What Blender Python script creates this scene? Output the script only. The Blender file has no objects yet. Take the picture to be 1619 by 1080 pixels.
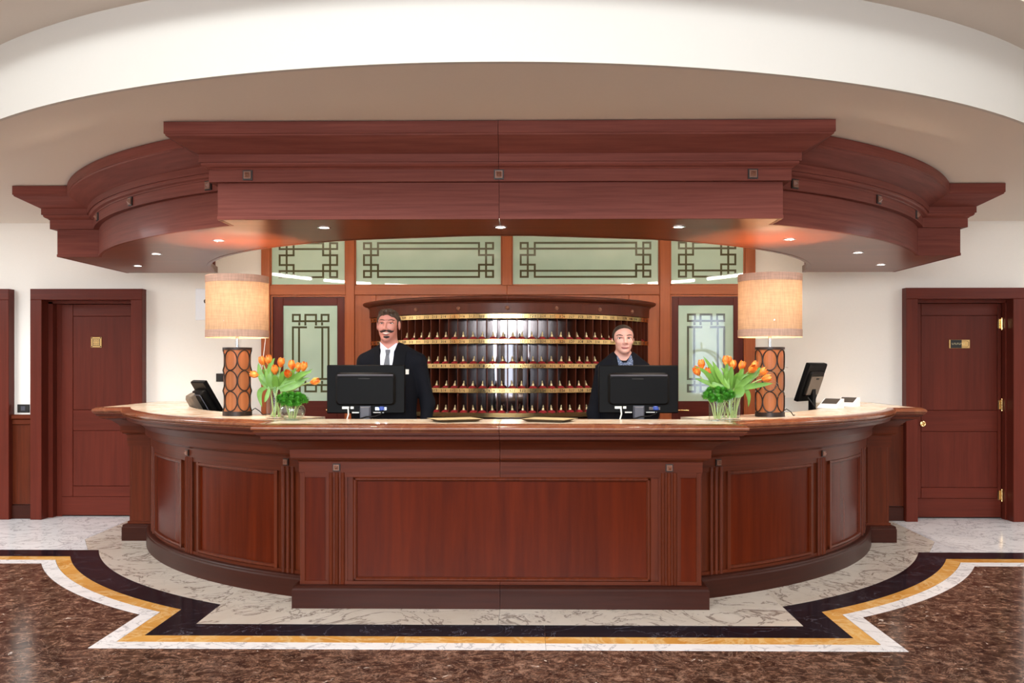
import bpy, math, random
import numpy as np
from math import sin, cos, pi, radians, sqrt, atan2, degrees

random.seed(7)
SC = bpy.context.scene
COL = SC.collection

# ------------------------------------------------------------------ camera, world, lights, exposure
cam_d = bpy.data.cameras.new('camera')
cam_d.sensor_width = 36.0
cam_d.lens = 36.0 * 1450.0 / 1619.0
cam_d.shift_y = 38.0 / 1619.0
cam_d.clip_end = 100
cam = bpy.data.objects.new('camera', cam_d)
cam.location = (0.155, 0, 1.5)
cam.rotation_euler = (pi / 2, 0, 0.0143)
COL.objects.link(cam)
SC.camera = cam

SC.view_settings.view_transform = 'Standard'
SC.view_settings.look = 'None'
SC.view_settings.gamma = 1
SC.view_settings.use_curve_mapping = False
SC.view_settings.exposure = 0.0
SC.cycles.transparent_max_bounces = 24
SC.cycles.max_bounces = 8

W = bpy.data.worlds.new('world')
SC.world = W
W.use_nodes = True
_bg = W.node_tree.nodes['Background']
_bg.inputs['Color'].default_value = (0.62, 0.78, 1.0, 1)
_bg.inputs['Strength'].default_value = 1.5


def area(name, loc, rot, sx, sy, power, color, shape='RECTANGLE', spread=pi):
    d = bpy.data.lights.new(name, 'AREA')
    d.shape = shape
    d.size = sx
    if shape in ('RECTANGLE', 'ELLIPSE'):
        d.size_y = sy
    d.energy = power
    d.color = color
    d.spread = spread
    o = bpy.data.objects.new(name, d)
    o.location = loc
    o.rotation_euler = rot
    COL.objects.link(o)
    return o


def point(name, loc, power, color, radius=0.05):
    d = bpy.data.lights.new(name, 'POINT')
    d.energy = power
    d.color = color
    d.shadow_soft_size = radius
    o = bpy.data.objects.new(name, d)
    o.location = loc
    COL.objects.link(o)
    return o


def spot(name, loc, power, color, angle, blend=0.6, radius=0.03, rot=(0, 0, 0)):
    d = bpy.data.lights.new(name, 'SPOT')
    d.energy = power
    d.color = color
    d.spot_size = angle
    d.spot_blend = blend
    d.shadow_soft_size = radius
    o = bpy.data.objects.new(name, d)
    o.location = loc
    o.rotation_euler = rot
    COL.objects.link(o)
    return o


WARM = (1.0, 0.84, 0.68)
NEUT = (0.88, 0.96, 1.0)
DAY = (0.72, 0.84, 1.0)
# unseen fill lights added high behind the camera, angled at riser and canopy
for lx, pw in ((-3.4, 560), (0.0, 370), (3.4, 210)):
    area('added_high_fill', (lx, -3.0, 6.2), (radians(50), 0, 0), 2.2, 2.0, pw, NEUT)
# broad front fill, added out of view to light canopy and desk faces
area('added_front_fill', (-.5, -5.5, 2.75), (pi / 2, 0, 0), 6.0, 0.8, 460, (0.93, 0.98, 1.0))
# weak point fills added behind the camera for low light on the walls
for lx in (-2.4, 2.6):
    point('added_low_fill', (lx, -4.6, 2.5), 30, NEUT, 0.25)
# area fills added outside the frame, left and right, to brighten the walls
area('added_side_fill', (-5.9, 6.9, 2.86), (0, 0, 0), 0.9, 0.9, 85, NEUT)
area('added_side_fill', (5.9, 6.9, 2.86), (0, 0, 0), 0.9, 0.9, 40, NEUT)
# daylight through the street windows at the far end of the lobby
for lx in (-3.6, 0.0, 5.28):
    area('window_daylight', (lx, -7.9, 1.7), (pi / 2, 0, 0), 0.9 if lx > 1 else 2.0, 2.4, 45 if lx > 1 else (40 if lx == 0 else 80), DAY)

# ------------------------------------------------------------------ helpers


def srgb(r, g, b):
    def f(c):
        c /= 255.0
        return c / 12.92 if c <= 0.04045 else ((c + 0.055) / 1.055) ** 2.4
    return (f(r), f(g), f(b), 1)


def wloc(o):
    x = y = z = 0.0
    while o:
        x += o.location.x
        y += o.location.y
        z += o.location.z
        o = o.parent
    return (x, y, z)


class MB:
    def __init__(s):
        s.v = []
        s.f = []

    def add(s, vs, fs):
        n = len(s.v)
        s.v.extend([tuple(p) for p in vs])
        s.f.extend([tuple(i + n for i in f) for f in fs])
        return s

    def box(s, x0, x1, y0, y1, z0, z1):
        v = [(x, y, z) for z in (z0, z1) for y in (y0, y1) for x in (x0, x1)]
        return s.add(v, [(0, 2, 3, 1), (4, 5, 7, 6), (0, 1, 5, 4), (2, 6, 7, 3), (0, 4, 6, 2), (1, 3, 7, 5)])

    def cbox(s, x0, x1, y0, y1, z0, z1, c=0.006):
        # box with chamfered vertical and horizontal edges on the front (-y) face
        v = [(x0, y1, z0), (x1, y1, z0), (x1, y1, z1), (x0, y1, z1),
             (x0, y0 + c, z0), (x1, y0 + c, z0), (x1, y0 + c, z1), (x0, y0 + c, z1),
             (x0 + c, y0, z0 + c), (x1 - c, y0, z0 + c), (x1 - c, y0, z1 - c), (x0 + c, y0, z1 - c)]
        return s.add(v, [(0, 3, 2, 1), (8, 9, 10, 11), (4, 5, 9, 8), (5, 6, 10, 9), (6, 7, 11, 10), (7, 4, 8, 11),
                         (0, 1, 5, 4), (1, 2, 6, 5), (2, 3, 7, 6), (3, 0, 4, 7)])

    def prism(s, pts, z0, z1):
        n = len(pts)
        v = [(p[0], p[1], z0) for p in pts] + [(p[0], p[1], z1) for p in pts]
        f = [tuple(reversed(range(n))), tuple(range(n, 2 * n))]
        f += [(i, (i + 1) % n, n + (i + 1) % n, n + i) for i in range(n)]
        return s.add(v, f)

    def grid(s, rows, closed_u=False, closed_v=False, caps=False):
        # rows: list of lists of points
        m = len(rows)
        n = len(rows[0])
        v = [p for r in rows for p in r]
        f = []
        for i in range(m if closed_u else m - 1):
            for j in range(n if closed_v else n - 1):
                a = i * n + j
                b = i * n + (j + 1) % n
                c = ((i + 1) % m) * n + (j + 1) % n
                d = ((i + 1) % m) * n + j
                f.append((a, b, c, d))
        if caps:
            f.append(tuple(reversed(range(n))))
            f.append(tuple((m - 1) * n + j for j in range(n)))
        return s.add(v, f)

    def tube(s, pts, r, n=8, caps=True, closed=False):
        P = [np.array(p, float) for p in pts]
        m = len(P)
        rr = r if isinstance(r, (list, tuple)) else [r] * m
        rows = []
        up = None
        for i in range(m):
            if closed:
                t = P[(i + 1) % m] - P[i - 1]
            else:
                t = P[min(i + 1, m - 1)] - P[max(i - 1, 0)]
            t = t / (np.linalg.norm(t) + 1e-12)
            if up is None:
                up = np.array([0, 0, 1.0]) if abs(t[2]) < 0.9 else np.array([1.0, 0, 0])
            a = np.cross(t, up)
            a /= np.linalg.norm(a) + 1e-12
            b = np.cross(a, t)
            up = b
            rows.append([tuple(P[i] + rr[i] * (cos(2 * pi * k / n) * a + sin(2 * pi * k / n) * b)) for k in range(n)])
        return s.grid(rows, closed_u=closed, closed_v=True, caps=caps and not closed)

    def lathe(s, prof, cx=0, cy=0, n=24, caps=False):
        rows = [[(cx + r * cos(2 * pi * k / n), cy + r * sin(2 * pi * k / n), z) for k in range(n)] for r, z in prof]
        return s.grid(rows, closed_v=True, caps=caps)

    def ball(s, c, r, n=12, m=8):
        rx, ry, rz = r if isinstance(r, (tuple, list)) else (r, r, r)
        rows = []
        for i in range(m + 1):
            a = -pi / 2 + pi * i / m
            k = max(cos(a), 1e-3)
            rows.append([(c[0] + rx * k * cos(2 * pi * j / n), c[1] + ry * k * sin(2 * pi * j / n), c[2] + rz * sin(a)) for j in range(n)])
        return s.grid(rows, closed_v=True, caps=True)

    def arcbox(s, a0, a1, r0, r1, z0, z1, n=12):
        # curved block about the desk's centre; angles in degrees from straight ahead
        A = [a0 + (a1 - a0) * i / n for i in range(n + 1)]
        rows = [[cpt(a, r0, z0), cpt(a, r1, z0), cpt(a, r1, z1), cpt(a, r0, z1)] for a in A]
        return s.grid(rows, closed_v=True, caps=True)

    def stud(s, p, n, size, h):
        # pyramid boss on a square plate; p centre on the surface, n outward normal in the plan
        nx, ny = n
        tx, ty = -ny, nx
        a = size / 2
        q = size * 0.36

        def P(u, w, d):
            return (p[0] + tx * u + nx * d, p[1] + ty * u + ny * d, p[2] + w)
        v = [P(-a, -a, 0), P(a, -a, 0), P(a, a, 0), P(-a, a, 0), P(-a, -a, h * .3), P(a, -a, h * .3), P(a, a, h * .3), P(-a, a, h * .3),
             P(-q, -q, h * .3), P(q, -q, h * .3), P(q, q, h * .3), P(-q, q, h * .3), P(0, 0, h)]
        f = [(0, 1, 5, 4), (1, 2, 6, 5), (2, 3, 7, 6), (3, 0, 4, 7), (4, 5, 9, 8), (5, 6, 10, 9), (6, 7, 11, 10), (7, 4, 8, 11),
             (8, 9, 12), (9, 10, 12), (10, 11, 12), (11, 8, 12)]
        return s.add(v, f)

    def plate(s, p, n, size, h):
        nx, ny = n
        tx, ty = -ny, nx
        a = size / 2
        v = [(p[0] + tx * u + nx * d, p[1] + ty * u + ny * d, p[2] + w) for d in (0, h) for u, w in ((-a, -a), (a, -a), (a, a), (-a, a))]
        return s.add(v, [(0, 3, 2, 1), (4, 5, 6, 7), (0, 1, 5, 4), (1, 2, 6, 5), (2, 3, 7, 6), (3, 0, 4, 7)])

    def mesh(s, name, mat, off=(0, 0, 0), sharp=32):
        me = bpy.data.meshes.new(name)
        me.from_pydata([(x - off[0], y - off[1], z - off[2]) for x, y, z in s.v], [], s.f)
        me.update()
        if mat:
            me.materials.append(mat)
        me.polygons.foreach_set('use_smooth', [True] * len(me.polygons))
        me.set_sharp_from_angle(angle=radians(sharp))
        return me

    def build(s, name, mat, parent=None, origin=(0, 0, 0), local=False, sharp=32, fix=True):
        off = wloc(parent) if parent is not None else origin
        if local:
            off = (0, 0, 0)
        me = s.mesh(name, mat, off, sharp)
        if fix:
            import bmesh
            bm = bmesh.new()
            bm.from_mesh(me)
            bmesh.ops.recalc_face_normals(bm, faces=bm.faces)
            bm.to_mesh(me)
            bm.free()
        o = bpy.data.objects.new(name, me)
        COL.objects.link(o)
        if parent is not None:
            o.parent = parent
        else:
            o.location = origin
        return o


def tag(o, label=None, cat=None, group=None, kind=None):
    if label:
        o['label'] = label
    if cat:
        o['category'] = cat
    if group:
        o['group'] = group
    if kind:
        o['kind'] = kind
    return o


def thing(name, loc, label, cat, group=None, rz=0):
    o = bpy.data.objects.new(name, None)
    o.location = loc
    o.rotation_euler = (0, 0, rz)
    o.empty_display_size = 0.1
    COL.objects.link(o)
    return tag(o, label, cat, group)


def struct_root(name, loc, label=None):
    o = bpy.data.objects.new(name, None)
    o.location = loc
    COL.objects.link(o)
    return tag(o, label, None, None, 'structure')


def copy_tree(o, parent=None):
    c = o.copy()
    COL.objects.link(c)
    if parent is not None:
        c.parent = parent
    for ch in list(o.children):
        copy_tree(ch, c)
    return c


# ------------------------------------------------------------------ materials
def newmat(name):
    m = bpy.data.materials.new(name)
    m.use_nodes = True
    nt = m.node_tree
    b = nt.nodes['Principled BSDF']
    return m, nt, b


def plain(name, col, rough=0.5, metal=0.0, spec=0.5, bump=0.0, bscale=60, var=0.0, coat=0.0, trans=0.0, sub=0.0):
    m, nt, b = newmat(name)
    b.inputs['Base Color'].default_value = col
    b.inputs['Roughness'].default_value = rough
    b.inputs['Metallic'].default_value = metal
    b.inputs['Specular IOR Level'].default_value = spec
    b.inputs['Coat Weight'].default_value = coat
    if sub:
        b.inputs['Subsurface Weight'].default_value = sub
        b.inputs['Subsurface Radius'].default_value = (0.02, 0.008, 0.004)
        b.inputs['Subsurface Scale'].default_value = 0.5
    tc = nt.nodes.new('ShaderNodeTexCoord')
    no = nt.nodes.new('ShaderNodeTexNoise')
    no.inputs['Scale'].default_value = bscale
    no.inputs['Detail'].default_value = 4
    nt.links.new(tc.outputs['Object'], no.inputs['Vector'])
    if var:
        mx = nt.nodes.new('ShaderNodeMix')
        mx.data_type = 'RGBA'
        mx.inputs['A'].default_value = tuple(c * (1 - var) for c in col[:3]) + (1,)
        mx.inputs['B'].default_value = tuple(min(1, c * (1 + var)) for c in col[:3]) + (1,)
        nt.links.new(no.outputs['Fac'], mx.inputs['Factor'])
        nt.links.new(mx.outputs['Result'], b.inputs['Base Color'])
    if bump:
        bp = nt.nodes.new('ShaderNodeBump')
        bp.inputs['Strength'].default_value = bump
        bp.inputs['Distance'].default_value = 0.002
        nt.links.new(no.outputs['Fac'], bp.inputs['Height'])
        nt.links.new(bp.outputs['Normal'], b.inputs['Normal'])
    return m


def objvec(nt, scale, rand=True):
    tc = nt.nodes.new('ShaderNodeTexCoord')
    mp = nt.nodes.new('ShaderNodeMapping')
    mp.inputs['Scale'].default_value = scale
    if rand:
        oi = nt.nodes.new('ShaderNodeObjectInfo')
        ml = nt.nodes.new('ShaderNodeMath')
        ml.operation = 'MULTIPLY'
        ml.inputs[1].default_value = 37.0
        nt.links.new(oi.outputs['Random'], ml.inputs[0])
        va = nt.nodes.new('ShaderNodeVectorMath')
        va.operation = 'ADD'
        nt.links.new(tc.outputs['Object'], va.inputs[0])
        nt.links.new(ml.outputs[0], va.inputs[1])
        nt.links.new(va.outputs[0], mp.inputs['Vector'])
    else:
        nt.links.new(tc.outputs['Object'], mp.inputs['Vector'])
    return mp.outputs['Vector']


def ramp(nt, fac, stops):
    r = nt.nodes.new('ShaderNodeValToRGB')
    e = r.color_ramp.elements
    while len(e) < len(stops):
        e.new(0.5)
    for k, (p, c) in enumerate(stops):
        e[k].position = p
        e[k].color = c
    nt.links.new(fac, r.inputs['Fac'])
    return r.outputs['Color']


def mixc(nt, a, b, fac, mode='MIX'):
    mx = nt.nodes.new('ShaderNodeMix')
    mx.data_type = 'RGBA'
    mx.blend_type = mode
    for k, q in (('A', a), ('B', b), ('Factor', fac)):
        if hasattr(q, 'links'):
            nt.links.new(q, mx.inputs[k])
        else:
            mx.inputs[k].default_value = q
    return mx.outputs['Result']


def noise(nt, vec, scale, detail=4, rough=0.55, dist=0.0):
    n = nt.nodes.new('ShaderNodeTexNoise')
    n.inputs['Scale'].default_value = scale
    n.inputs['Detail'].default_value = detail
    n.inputs['Roughness'].default_value = rough
    n.inputs['Distortion'].default_value = dist
    nt.links.new(vec, n.inputs['Vector'])
    return n.outputs['Fac']


def wood(name, dark, light, scale, rough=0.34, coat=0.03, contrast=1.0, spec=0.17):
    m, nt, b = newmat(name)
    v = objvec(nt, scale)
    n1 = noise(nt, v, 1.0, 5, 0.62, 0.25)
    v2 = objvec(nt, tuple(s * 0.12 for s in scale))
    n2 = noise(nt, v2, 1.0, 2, 0.5, 0.4)
    c1 = ramp(nt, n1, [(0.28, dark), (0.72, light)])
    mid = tuple((a + c) / 2 for a, c in zip(dark, light))
    c2 = ramp(nt, n2, [(0.3, tuple(x * 0.75 for x in mid[:3]) + (1,)), (0.7, tuple(min(1, x * 1.25) for x in mid[:3]) + (1,))])
    c = mixc(nt, c1, c2, 0.45)
    nt.links.new(c, b.inputs['Base Color'])
    b.inputs['Roughness'].default_value = rough
    b.inputs['Specular IOR Level'].default_value = spec
    b.inputs['Coat Weight'].default_value = coat
    b.inputs['Coat Roughness'].default_value = 0.12
    bp = nt.nodes.new('ShaderNodeBump')
    bp.inputs['Strength'].default_value = 0.08
    bp.inputs['Distance'].default_value = 0.001
    nt.links.new(n1, bp.inputs['Height'])
    nt.links.new(bp.outputs['Normal'], b.inputs['Normal'])
    return m


def marble(name, base, base2, vein, scale, width, rough=0.12, vein2=None, vstr=0.9, stretch=(1, 1, 1), spec=0.5):
    m, nt, b = newmat(name)
    v = objvec(nt, stretch)
    nb = noise(nt, v, scale * 0.6, 5, 0.6, 0.8)
    c = ramp(nt, nb, [(0.3, base), (0.7, base2)])
    n1 = noise(nt, v, scale, 6, 0.6, 1.6)
    k = ramp(nt, n1, [(0.5 - width, (0, 0, 0, 1)), (0.5, (vstr,) * 3 + (1,)), (0.5 + width, (0, 0, 0, 1))])
    c = mixc(nt, c, vein, k)
    n2 = noise(nt, v, scale * 2.3, 5, 0.6, 1.2)
    k2 = ramp(nt, n2, [(0.5 - width * .6, (0, 0, 0, 1)), (0.5, (vstr * .6,) * 3 + (1,)), (0.5 + width * .6, (0, 0, 0, 1))])
    msk = ramp(nt, noise(nt, v, scale * 0.4, 2), [(0.45, (0, 0, 0, 1)), (0.6, (1, 1, 1, 1))])
    k2 = mixc(nt, k2, msk, 1.0, 'MULTIPLY')
    c = mixc(nt, c, vein2 or vein, k2)
    nt.links.new(c, b.inputs['Base Color'])
    b.inputs['Roughness'].default_value = rough
    b.inputs['Specular IOR Level'].default_value = spec
    return m


def emit(name, col, strength):
    m, nt, b = newmat(name)
    b.inputs['Base Color'].default_value = col
    b.inputs['Emission Color'].default_value = col
    b.inputs['Emission Strength'].default_value = strength
    return m


def clear_glass(name, tint=(0.93, 0.97, 0.95, 1), refl=1.0):
    # thin clear glass: see-through with a Fresnel reflection
    m, nt, b = newmat(name)
    out = nt.nodes['Material Output']
    tr = nt.nodes.new('ShaderNodeBsdfTransparent')
    tr.inputs['Color'].default_value = tint
    gl = nt.nodes.new('ShaderNodeBsdfGlossy')
    gl.inputs['Roughness'].default_value = 0.02
    fr = nt.nodes.new('ShaderNodeLayerWeight')
    fr.inputs['Blend'].default_value = 0.5
    pw = nt.nodes.new('ShaderNodeMath')
    pw.operation = 'POWER'
    pw.inputs[1].default_value = 4.0
    ml = nt.nodes.new('ShaderNodeMath')
    ml.operation = 'MULTIPLY_ADD'
    ml.inputs[1].default_value = 0.6 * refl
    ml.inputs[2].default_value = 0.05 * refl
    mx = nt.nodes.new('ShaderNodeMixShader')
    nt.links.new(fr.outputs['Facing'], pw.inputs[0])
    nt.links.new(pw.outputs[0], ml.inputs[0])
    nt.links.new(ml.outputs[0], mx.inputs['Fac'])
    nt.links.new(tr.outputs[0], mx.inputs[1])
    nt.links.new(gl.outputs[0], mx.inputs[2])
    nt.links.new(mx.outputs[0], out.inputs['Surface'])
    return m


MD, ML = srgb(62, 22, 10), srgb(108, 46, 23)
M = {}
M['wood_v'] = wood('mahogany_upright_grain', MD, ML, (38, 38, 1.6))
M['wood_h'] = wood('mahogany_level_grain', MD, ML, (2.0, 2.0, 55))
M['wood_u'] = wood('mahogany_soffit_grain', srgb(88, 40, 22), srgb(134, 68, 38), (1.6, 34, 2), rough=0.3)
M['panel'] = wood('mahogany_panel_veneer', srgb(56, 13, 3), srgb(106, 36, 9), (14, 14, 0.9), rough=0.26, coat=0.02, spec=0.1)
M['can'] = wood('canopy_mahogany', srgb(94, 45, 37), srgb(138, 76, 65), (2.0, 2.0, 60), spec=0.08, rough=0.46)
M['base'] = wood('mahogany_base_board', srgb(44, 17, 10), srgb(66, 28, 18), (2.0, 2.0, 50), rough=0.38)
M['door'] = wood('door_mahogany', srgb(78, 28, 19), srgb(108, 44, 31), (30, 30, 1.4), rough=0.36)
M['door_h'] = wood('door_mahogany_level', srgb(78, 28, 19), srgb(108, 44, 31), (1.6, 30, 30), rough=0.36)
M['part'] = wood('partition_cherry', srgb(146, 74, 42), srgb(188, 104, 62), (26, 26, 1.3), rough=0.34)
M['part_h'] = wood('partition_cherry_level', srgb(146, 74, 42), srgb(188, 104, 62), (1.3, 26, 26), rough=0.34)
M['rack'] = wood('rack_mahogany', srgb(64, 27, 17), srgb(96, 45, 29), (20, 20, 2.5), rough=0.35)
M['dark'] = plain('dark_recess', srgb(40, 16, 10), 0.6, var=0.2)
M['wall'] = plain('cream_wall_paint', srgb(244, 236, 227), 0.8, bump=0.1, bscale=90, var=0.02)
M['far'] = plain('taupe_lobby_wall', srgb(128, 106, 90), 0.8, var=0.03)
M['ceil'] = plain('ceiling_paint', srgb(226, 214, 202), 0.85, bump=0.06, bscale=50, var=0.02)
M['riser'] = plain('white_riser_paint', srgb(206, 199, 191), 0.8, bump=0.04, var=0.01)
M['beige'] = marble('beige_veined_marble', srgb(224, 208, 190), srgb(244, 232, 218), srgb(112, 88, 76), 2.0, 0.022, vstr=0.8)
M['white'] = marble('white_veined_marble', srgb(240, 237, 238), srgb(252, 250, 252), srgb(140, 136, 144), 3.2, 0.024, vstr=0.6)
M['yellow'] = marble('yellow_siena_marble', srgb(200, 136, 54), srgb(232, 178, 98), srgb(240, 208, 150), 3.0, 0.05, vstr=0.6)
M['black'] = marble('black_marble', srgb(17, 17, 23), srgb(29, 29, 38), srgb(110, 108, 120), 2.0, 0.006, vstr=0.5, rough=0.16, spec=0.1)
M['onyx'] = marble('onyx_counter_stone', srgb(232, 212, 184), srgb(248, 238, 222), srgb(206, 140, 74), 1.7, 0.035, vstr=0.6, rough=0.22, vein2=srgb(176, 138, 108), stretch=(1, 2, 1), spec=0.3)
M['onyx_e'] = marble('onyx_counter_edge', srgb(112, 58, 36), srgb(138, 76, 47), srgb(184, 124, 82), 2.5, 0.05, vstr=0.2, rough=0.15)
M['brass'] = plain('polished_brass', srgb(212, 176, 120), 0.2, 1.0, bump=0.03)
M['brass_d'] = plain('aged_brass', srgb(226, 206, 162), 0.38, 0.55, var=0.1)
M['chrome'] = plain('chrome', srgb(214, 216, 222), 0.12, 1.0, var=0.02)
M['plastic'] = plain('black_plastic', srgb(10, 9, 10), 0.42, spec=0.09, bump=0.1, bscale=400, var=0.1)
M['plastic2'] = plain('charcoal_plastic', srgb(17, 15, 14), 0.4, spec=0.12, bump=0.1, bscale=400, var=0.1)
M['grey_pl'] = plain('grey_plastic', srgb(70, 70, 80), 0.45, var=0.05)
M['warm_pl'] = plain('taupe_back_cover', srgb(112, 98, 84), 0.5, var=0.06)
M['white_pl'] = plain('white_plastic', srgb(226, 224, 218), 0.4, var=0.03)
M['blue_pl'] = plain('blue_plug', srgb(30, 62, 150), 0.4, var=0.05)
M['iron'] = plain('dark_bronze', srgb(44, 32, 28), 0.4, 0.3, var=0.2)
M['bronze'] = plain('bronze_stud', srgb(136, 92, 74), 0.3, 0.15, var=0.2)
M['ink'] = plain('engraved_black', srgb(24, 20, 16), 0.6, var=0.1)
M['red'] = plain('dark_red_tassel', srgb(140, 14, 26), 0.8, bump=0.4, bscale=300, var=0.25)
M['lampwood'] = wood('zebra_veneer', srgb(136, 74, 42), srgb(190, 122, 78), (60, 60, 1.2), rough=0.35)
M['skin_m'] = plain('ruddy_skin', srgb(206, 138, 122), 0.5, var=0.06, bscale=40, sub=0.12)
M['skin_w'] = plain('fair_skin', srgb(220, 164, 148), 0.5, var=0.05, bscale=40, sub=0.12)
M['lip'] = plain('lips', srgb(170, 92, 88), 0.4, var=0.05)
M['teeth'] = plain('teeth', srgb(232, 224, 212), 0.3, var=0.02)
M['hair_m'] = plain('dark_brown_hair', srgb(66, 48, 36), 0.55, bump=1.0, bscale=160, var=0.4)
M['hair_w'] = plain('pulled_back_brown_hair', srgb(40, 25, 20), 0.5, bump=1.0, bscale=70, var=0.5)
M['beard'] = plain('dark_whiskers', srgb(42, 26, 24), 0.6, bump=0.8, bscale=200, var=0.3)
M['eye_w'] = plain('eye_white', srgb(222, 216, 210), 0.2, var=0.02)
M['iris'] = plain('dark_iris', srgb(46, 38, 40), 0.15, var=0.1)
M['suit'] = plain('navy_black_suit', srgb(15, 16, 23), 0.85, spec=0.15, bump=0.2, bscale=300, var=0.12)
M['suit_l'] = plain('suit_lapel', srgb(11, 12, 18), 0.8, spec=0.15, bump=0.2, bscale=300, var=0.1)
M['shirt'] = plain('white_shirt', srgb(226, 226, 240), 0.7, bump=0.1, bscale=200, var=0.02)
M['shoe'] = plain('black_leather', srgb(18, 16, 16), 0.3, var=0.1)
M['stem'] = plain('tulip_stem', srgb(176, 194, 120), 0.5, var=0.15, bscale=30)
M['leaf'] = plain('tulip_leaf', srgb(110, 156, 60), 0.4, var=0.42, bscale=20)
M['pompom'] = plain('green_dianthus', srgb(78, 156, 40), 0.6, var=0.45, bscale=50)
M['twig'] = plain('dry_twig', srgb(150, 120, 96), 0.6, var=0.2)
M['paper'] = plain('white_card', srgb(240, 240, 244), 0.6, var=0.02)
M['print'] = plain('dark_print', srgb(70, 62, 56), 0.5, var=0.5, bscale=180)
M['gold_tray'] = plain('gold_tray', srgb(226, 204, 158), 0.4, 0.3, var=0.15, bscale=12)
M['tray_side'] = plain('tray_brown_side', srgb(104, 80, 48), 0.4, 0.3, var=0.1)
M['glass'] = clear_glass('clear_glass', (0.94, 0.97, 0.95, 1), 1.5)
M['water'] = clear_glass('water', (0.9, 0.96, 0.9, 1), 0.6)
M['lens'] = emit('downlight_lens', (1, 0.95, 0.86, 1), 14)
M['tube'] = emit('fluorescent_tube', (1, 0.95, 0.80, 1), 60)
M['bulb'] = emit('warm_bulb', (1, 0.84, 0.62, 1), 6)
M['opal'] = emit('opal_globe', (1, 0.93, 0.84, 1), 2)


def m_emperador():
    m, nt, b = newmat('brown_emperador_marble')
    v = objvec(nt, (1, 1.0, 1))
    n1 = noise(nt, v, 15.0, 13, 0.84, 0.4)
    c = ramp(nt, n1, [(0.38, srgb(16, 10, 8)), (0.46, srgb(58, 40, 31)), (0.54, srgb(108, 78, 62)), (0.64, srgb(184, 148, 126))])
    n2 = noise(nt, v, 4.2, 9, 0.7, 1.2)
    k = ramp(nt, n2, [(0.485, (0, 0, 0, 1)), (0.5, (.55, .55, .55, 1)), (0.515, (0, 0, 0, 1))])
    c = mixc(nt, c, srgb(172, 142, 124), k)
    n3 = noise(nt, v, 11.0, 7, 0.66, 0.9)
    k3 = ramp(nt, n3, [(0.655, (0, 0, 0, 1)), (0.685, (1, 1, 1, 1))])
    c = mixc(nt, c, srgb(232, 218, 206), k3)
    nt.links.new(c, b.inputs['Base Color'])
    b.inputs['Roughness'].default_value = 0.16
    return m


M['brown'] = m_emperador()


def m_amber(m):
    nt = m.node_tree
    b = nt.nodes['Principled BSDF']
    src = b.inputs['Base Color'].links[0].from_socket
    v = objvec(nt, (1, 1.6, 1))
    k = ramp(nt, noise(nt, v, 1.9, 5, 0.6, 1.0), [(0.58, (0, 0, 0, 1)), (0.72, (.85, .85, .85, 1))])
    nt.links.new(mixc(nt, src, srgb(206, 140, 62), k), b.inputs['Base Color'])


m_amber(M['onyx'])


def m_frosted():
    m, nt, b = newmat('frosted_glass')
    v = objvec(nt, (1, 1, 1), False)
    n = noise(nt, v, 2.0, 2)
    c = ramp(nt, n, [(0.3, srgb(178, 204, 182)), (0.7, srgb(202, 222, 200))])
    nt.links.new(c, b.inputs['Base Color'])
    b.inputs['Roughness'].default_value = 0.55
    b.inputs['Coat Weight'].default_value = 1.0
    b.inputs['Coat Roughness'].default_value = 0.015
    b.inputs['Coat IOR'].default_value = 1.55
    return m


M['frost'] = m_frosted()
M['etch'] = plain('clear_etched_line', srgb(84, 82, 56), 0.05, 0.0, spec=0.6, coat=0.5, var=0.1)


def m_mirror():
    m, nt, b = newmat('smoked_mirror')
    b.inputs['Base Color'].default_value = srgb(150, 140, 140)
    b.inputs['Metallic'].default_value = 1.0
    v = objvec(nt, (1, 1, 1), False)
    n = noise(nt, v, 5.0, 2)
    r = ramp(nt, n, [(0.3, (0.04,) * 3 + (1,)), (0.7, (0.09,) * 3 + (1,))])
    nt.links.new(r, b.inputs['Roughness'])
    return m


M['mirror'] = m_mirror()


def m_shade(name, col, tcol, weight):
    m, nt, b = newmat(name)
    out = nt.nodes['Material Output']
    v = objvec(nt, (70, 70, 9), False)
    n1 = noise(nt, v, 1.5, 3)
    v2 = objvec(nt, (8, 8, 160), False)
    n2 = noise(nt, v2, 1.0, 2)
    n = mixc(nt, n1, n2, 0.4)
    c1 = ramp(nt, n, [(0.3, tuple(x * 0.68 for x in col[:3]) + (1,)), (0.7, col)])
    c2 = ramp(nt, n, [(0.3, tuple(x * 0.6 for x in tcol[:3]) + (1,)), (0.7, tcol)])
    d = nt.nodes.new('ShaderNodeBsdfDiffuse')
    t = nt.nodes.new('ShaderNodeBsdfTranslucent')
    mx = nt.nodes.new('ShaderNodeMixShader')
    mx.inputs['Fac'].default_value = weight
    nt.links.new(c1, d.inputs['Color'])
    nt.links.new(c2, t.inputs['Color'])
    nt.links.new(d.outputs[0], mx.inputs[1])
    nt.links.new(t.outputs[0], mx.inputs[2])
    nt.links.new(mx.outputs[0], out.inputs['Surface'])
    return m


M['shade'] = m_shade('woven_shade', srgb(214, 176, 140), srgb(252, 202, 158), 0.034)
M['shade_trim'] = m_shade('shade_trim_band', srgb(222, 182, 160), srgb(232, 180, 150), 0.05)
M['shade_in'] = plain('shade_lining', srgb(250, 244, 232), 0.8, var=0.02)


def m_tulip(name, a, b_, c_):
    m, nt, b = newmat(name)
    v = objvec(nt, (1, 1, 1))
    n = noise(nt, v, 26, 3, 0.6, 0.3)
    c = ramp(nt, n, [(0.3, a), (0.52, b_), (0.72, c_)])
    nt.links.new(c, b.inputs['Base Color'])
    b.inputs['Roughness'].default_value = 0.5
    return m


M['tulip'] = m_tulip('orange_tulip_petal', srgb(224, 92, 34), srgb(244, 136, 44), srgb(254, 196, 96))


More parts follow.
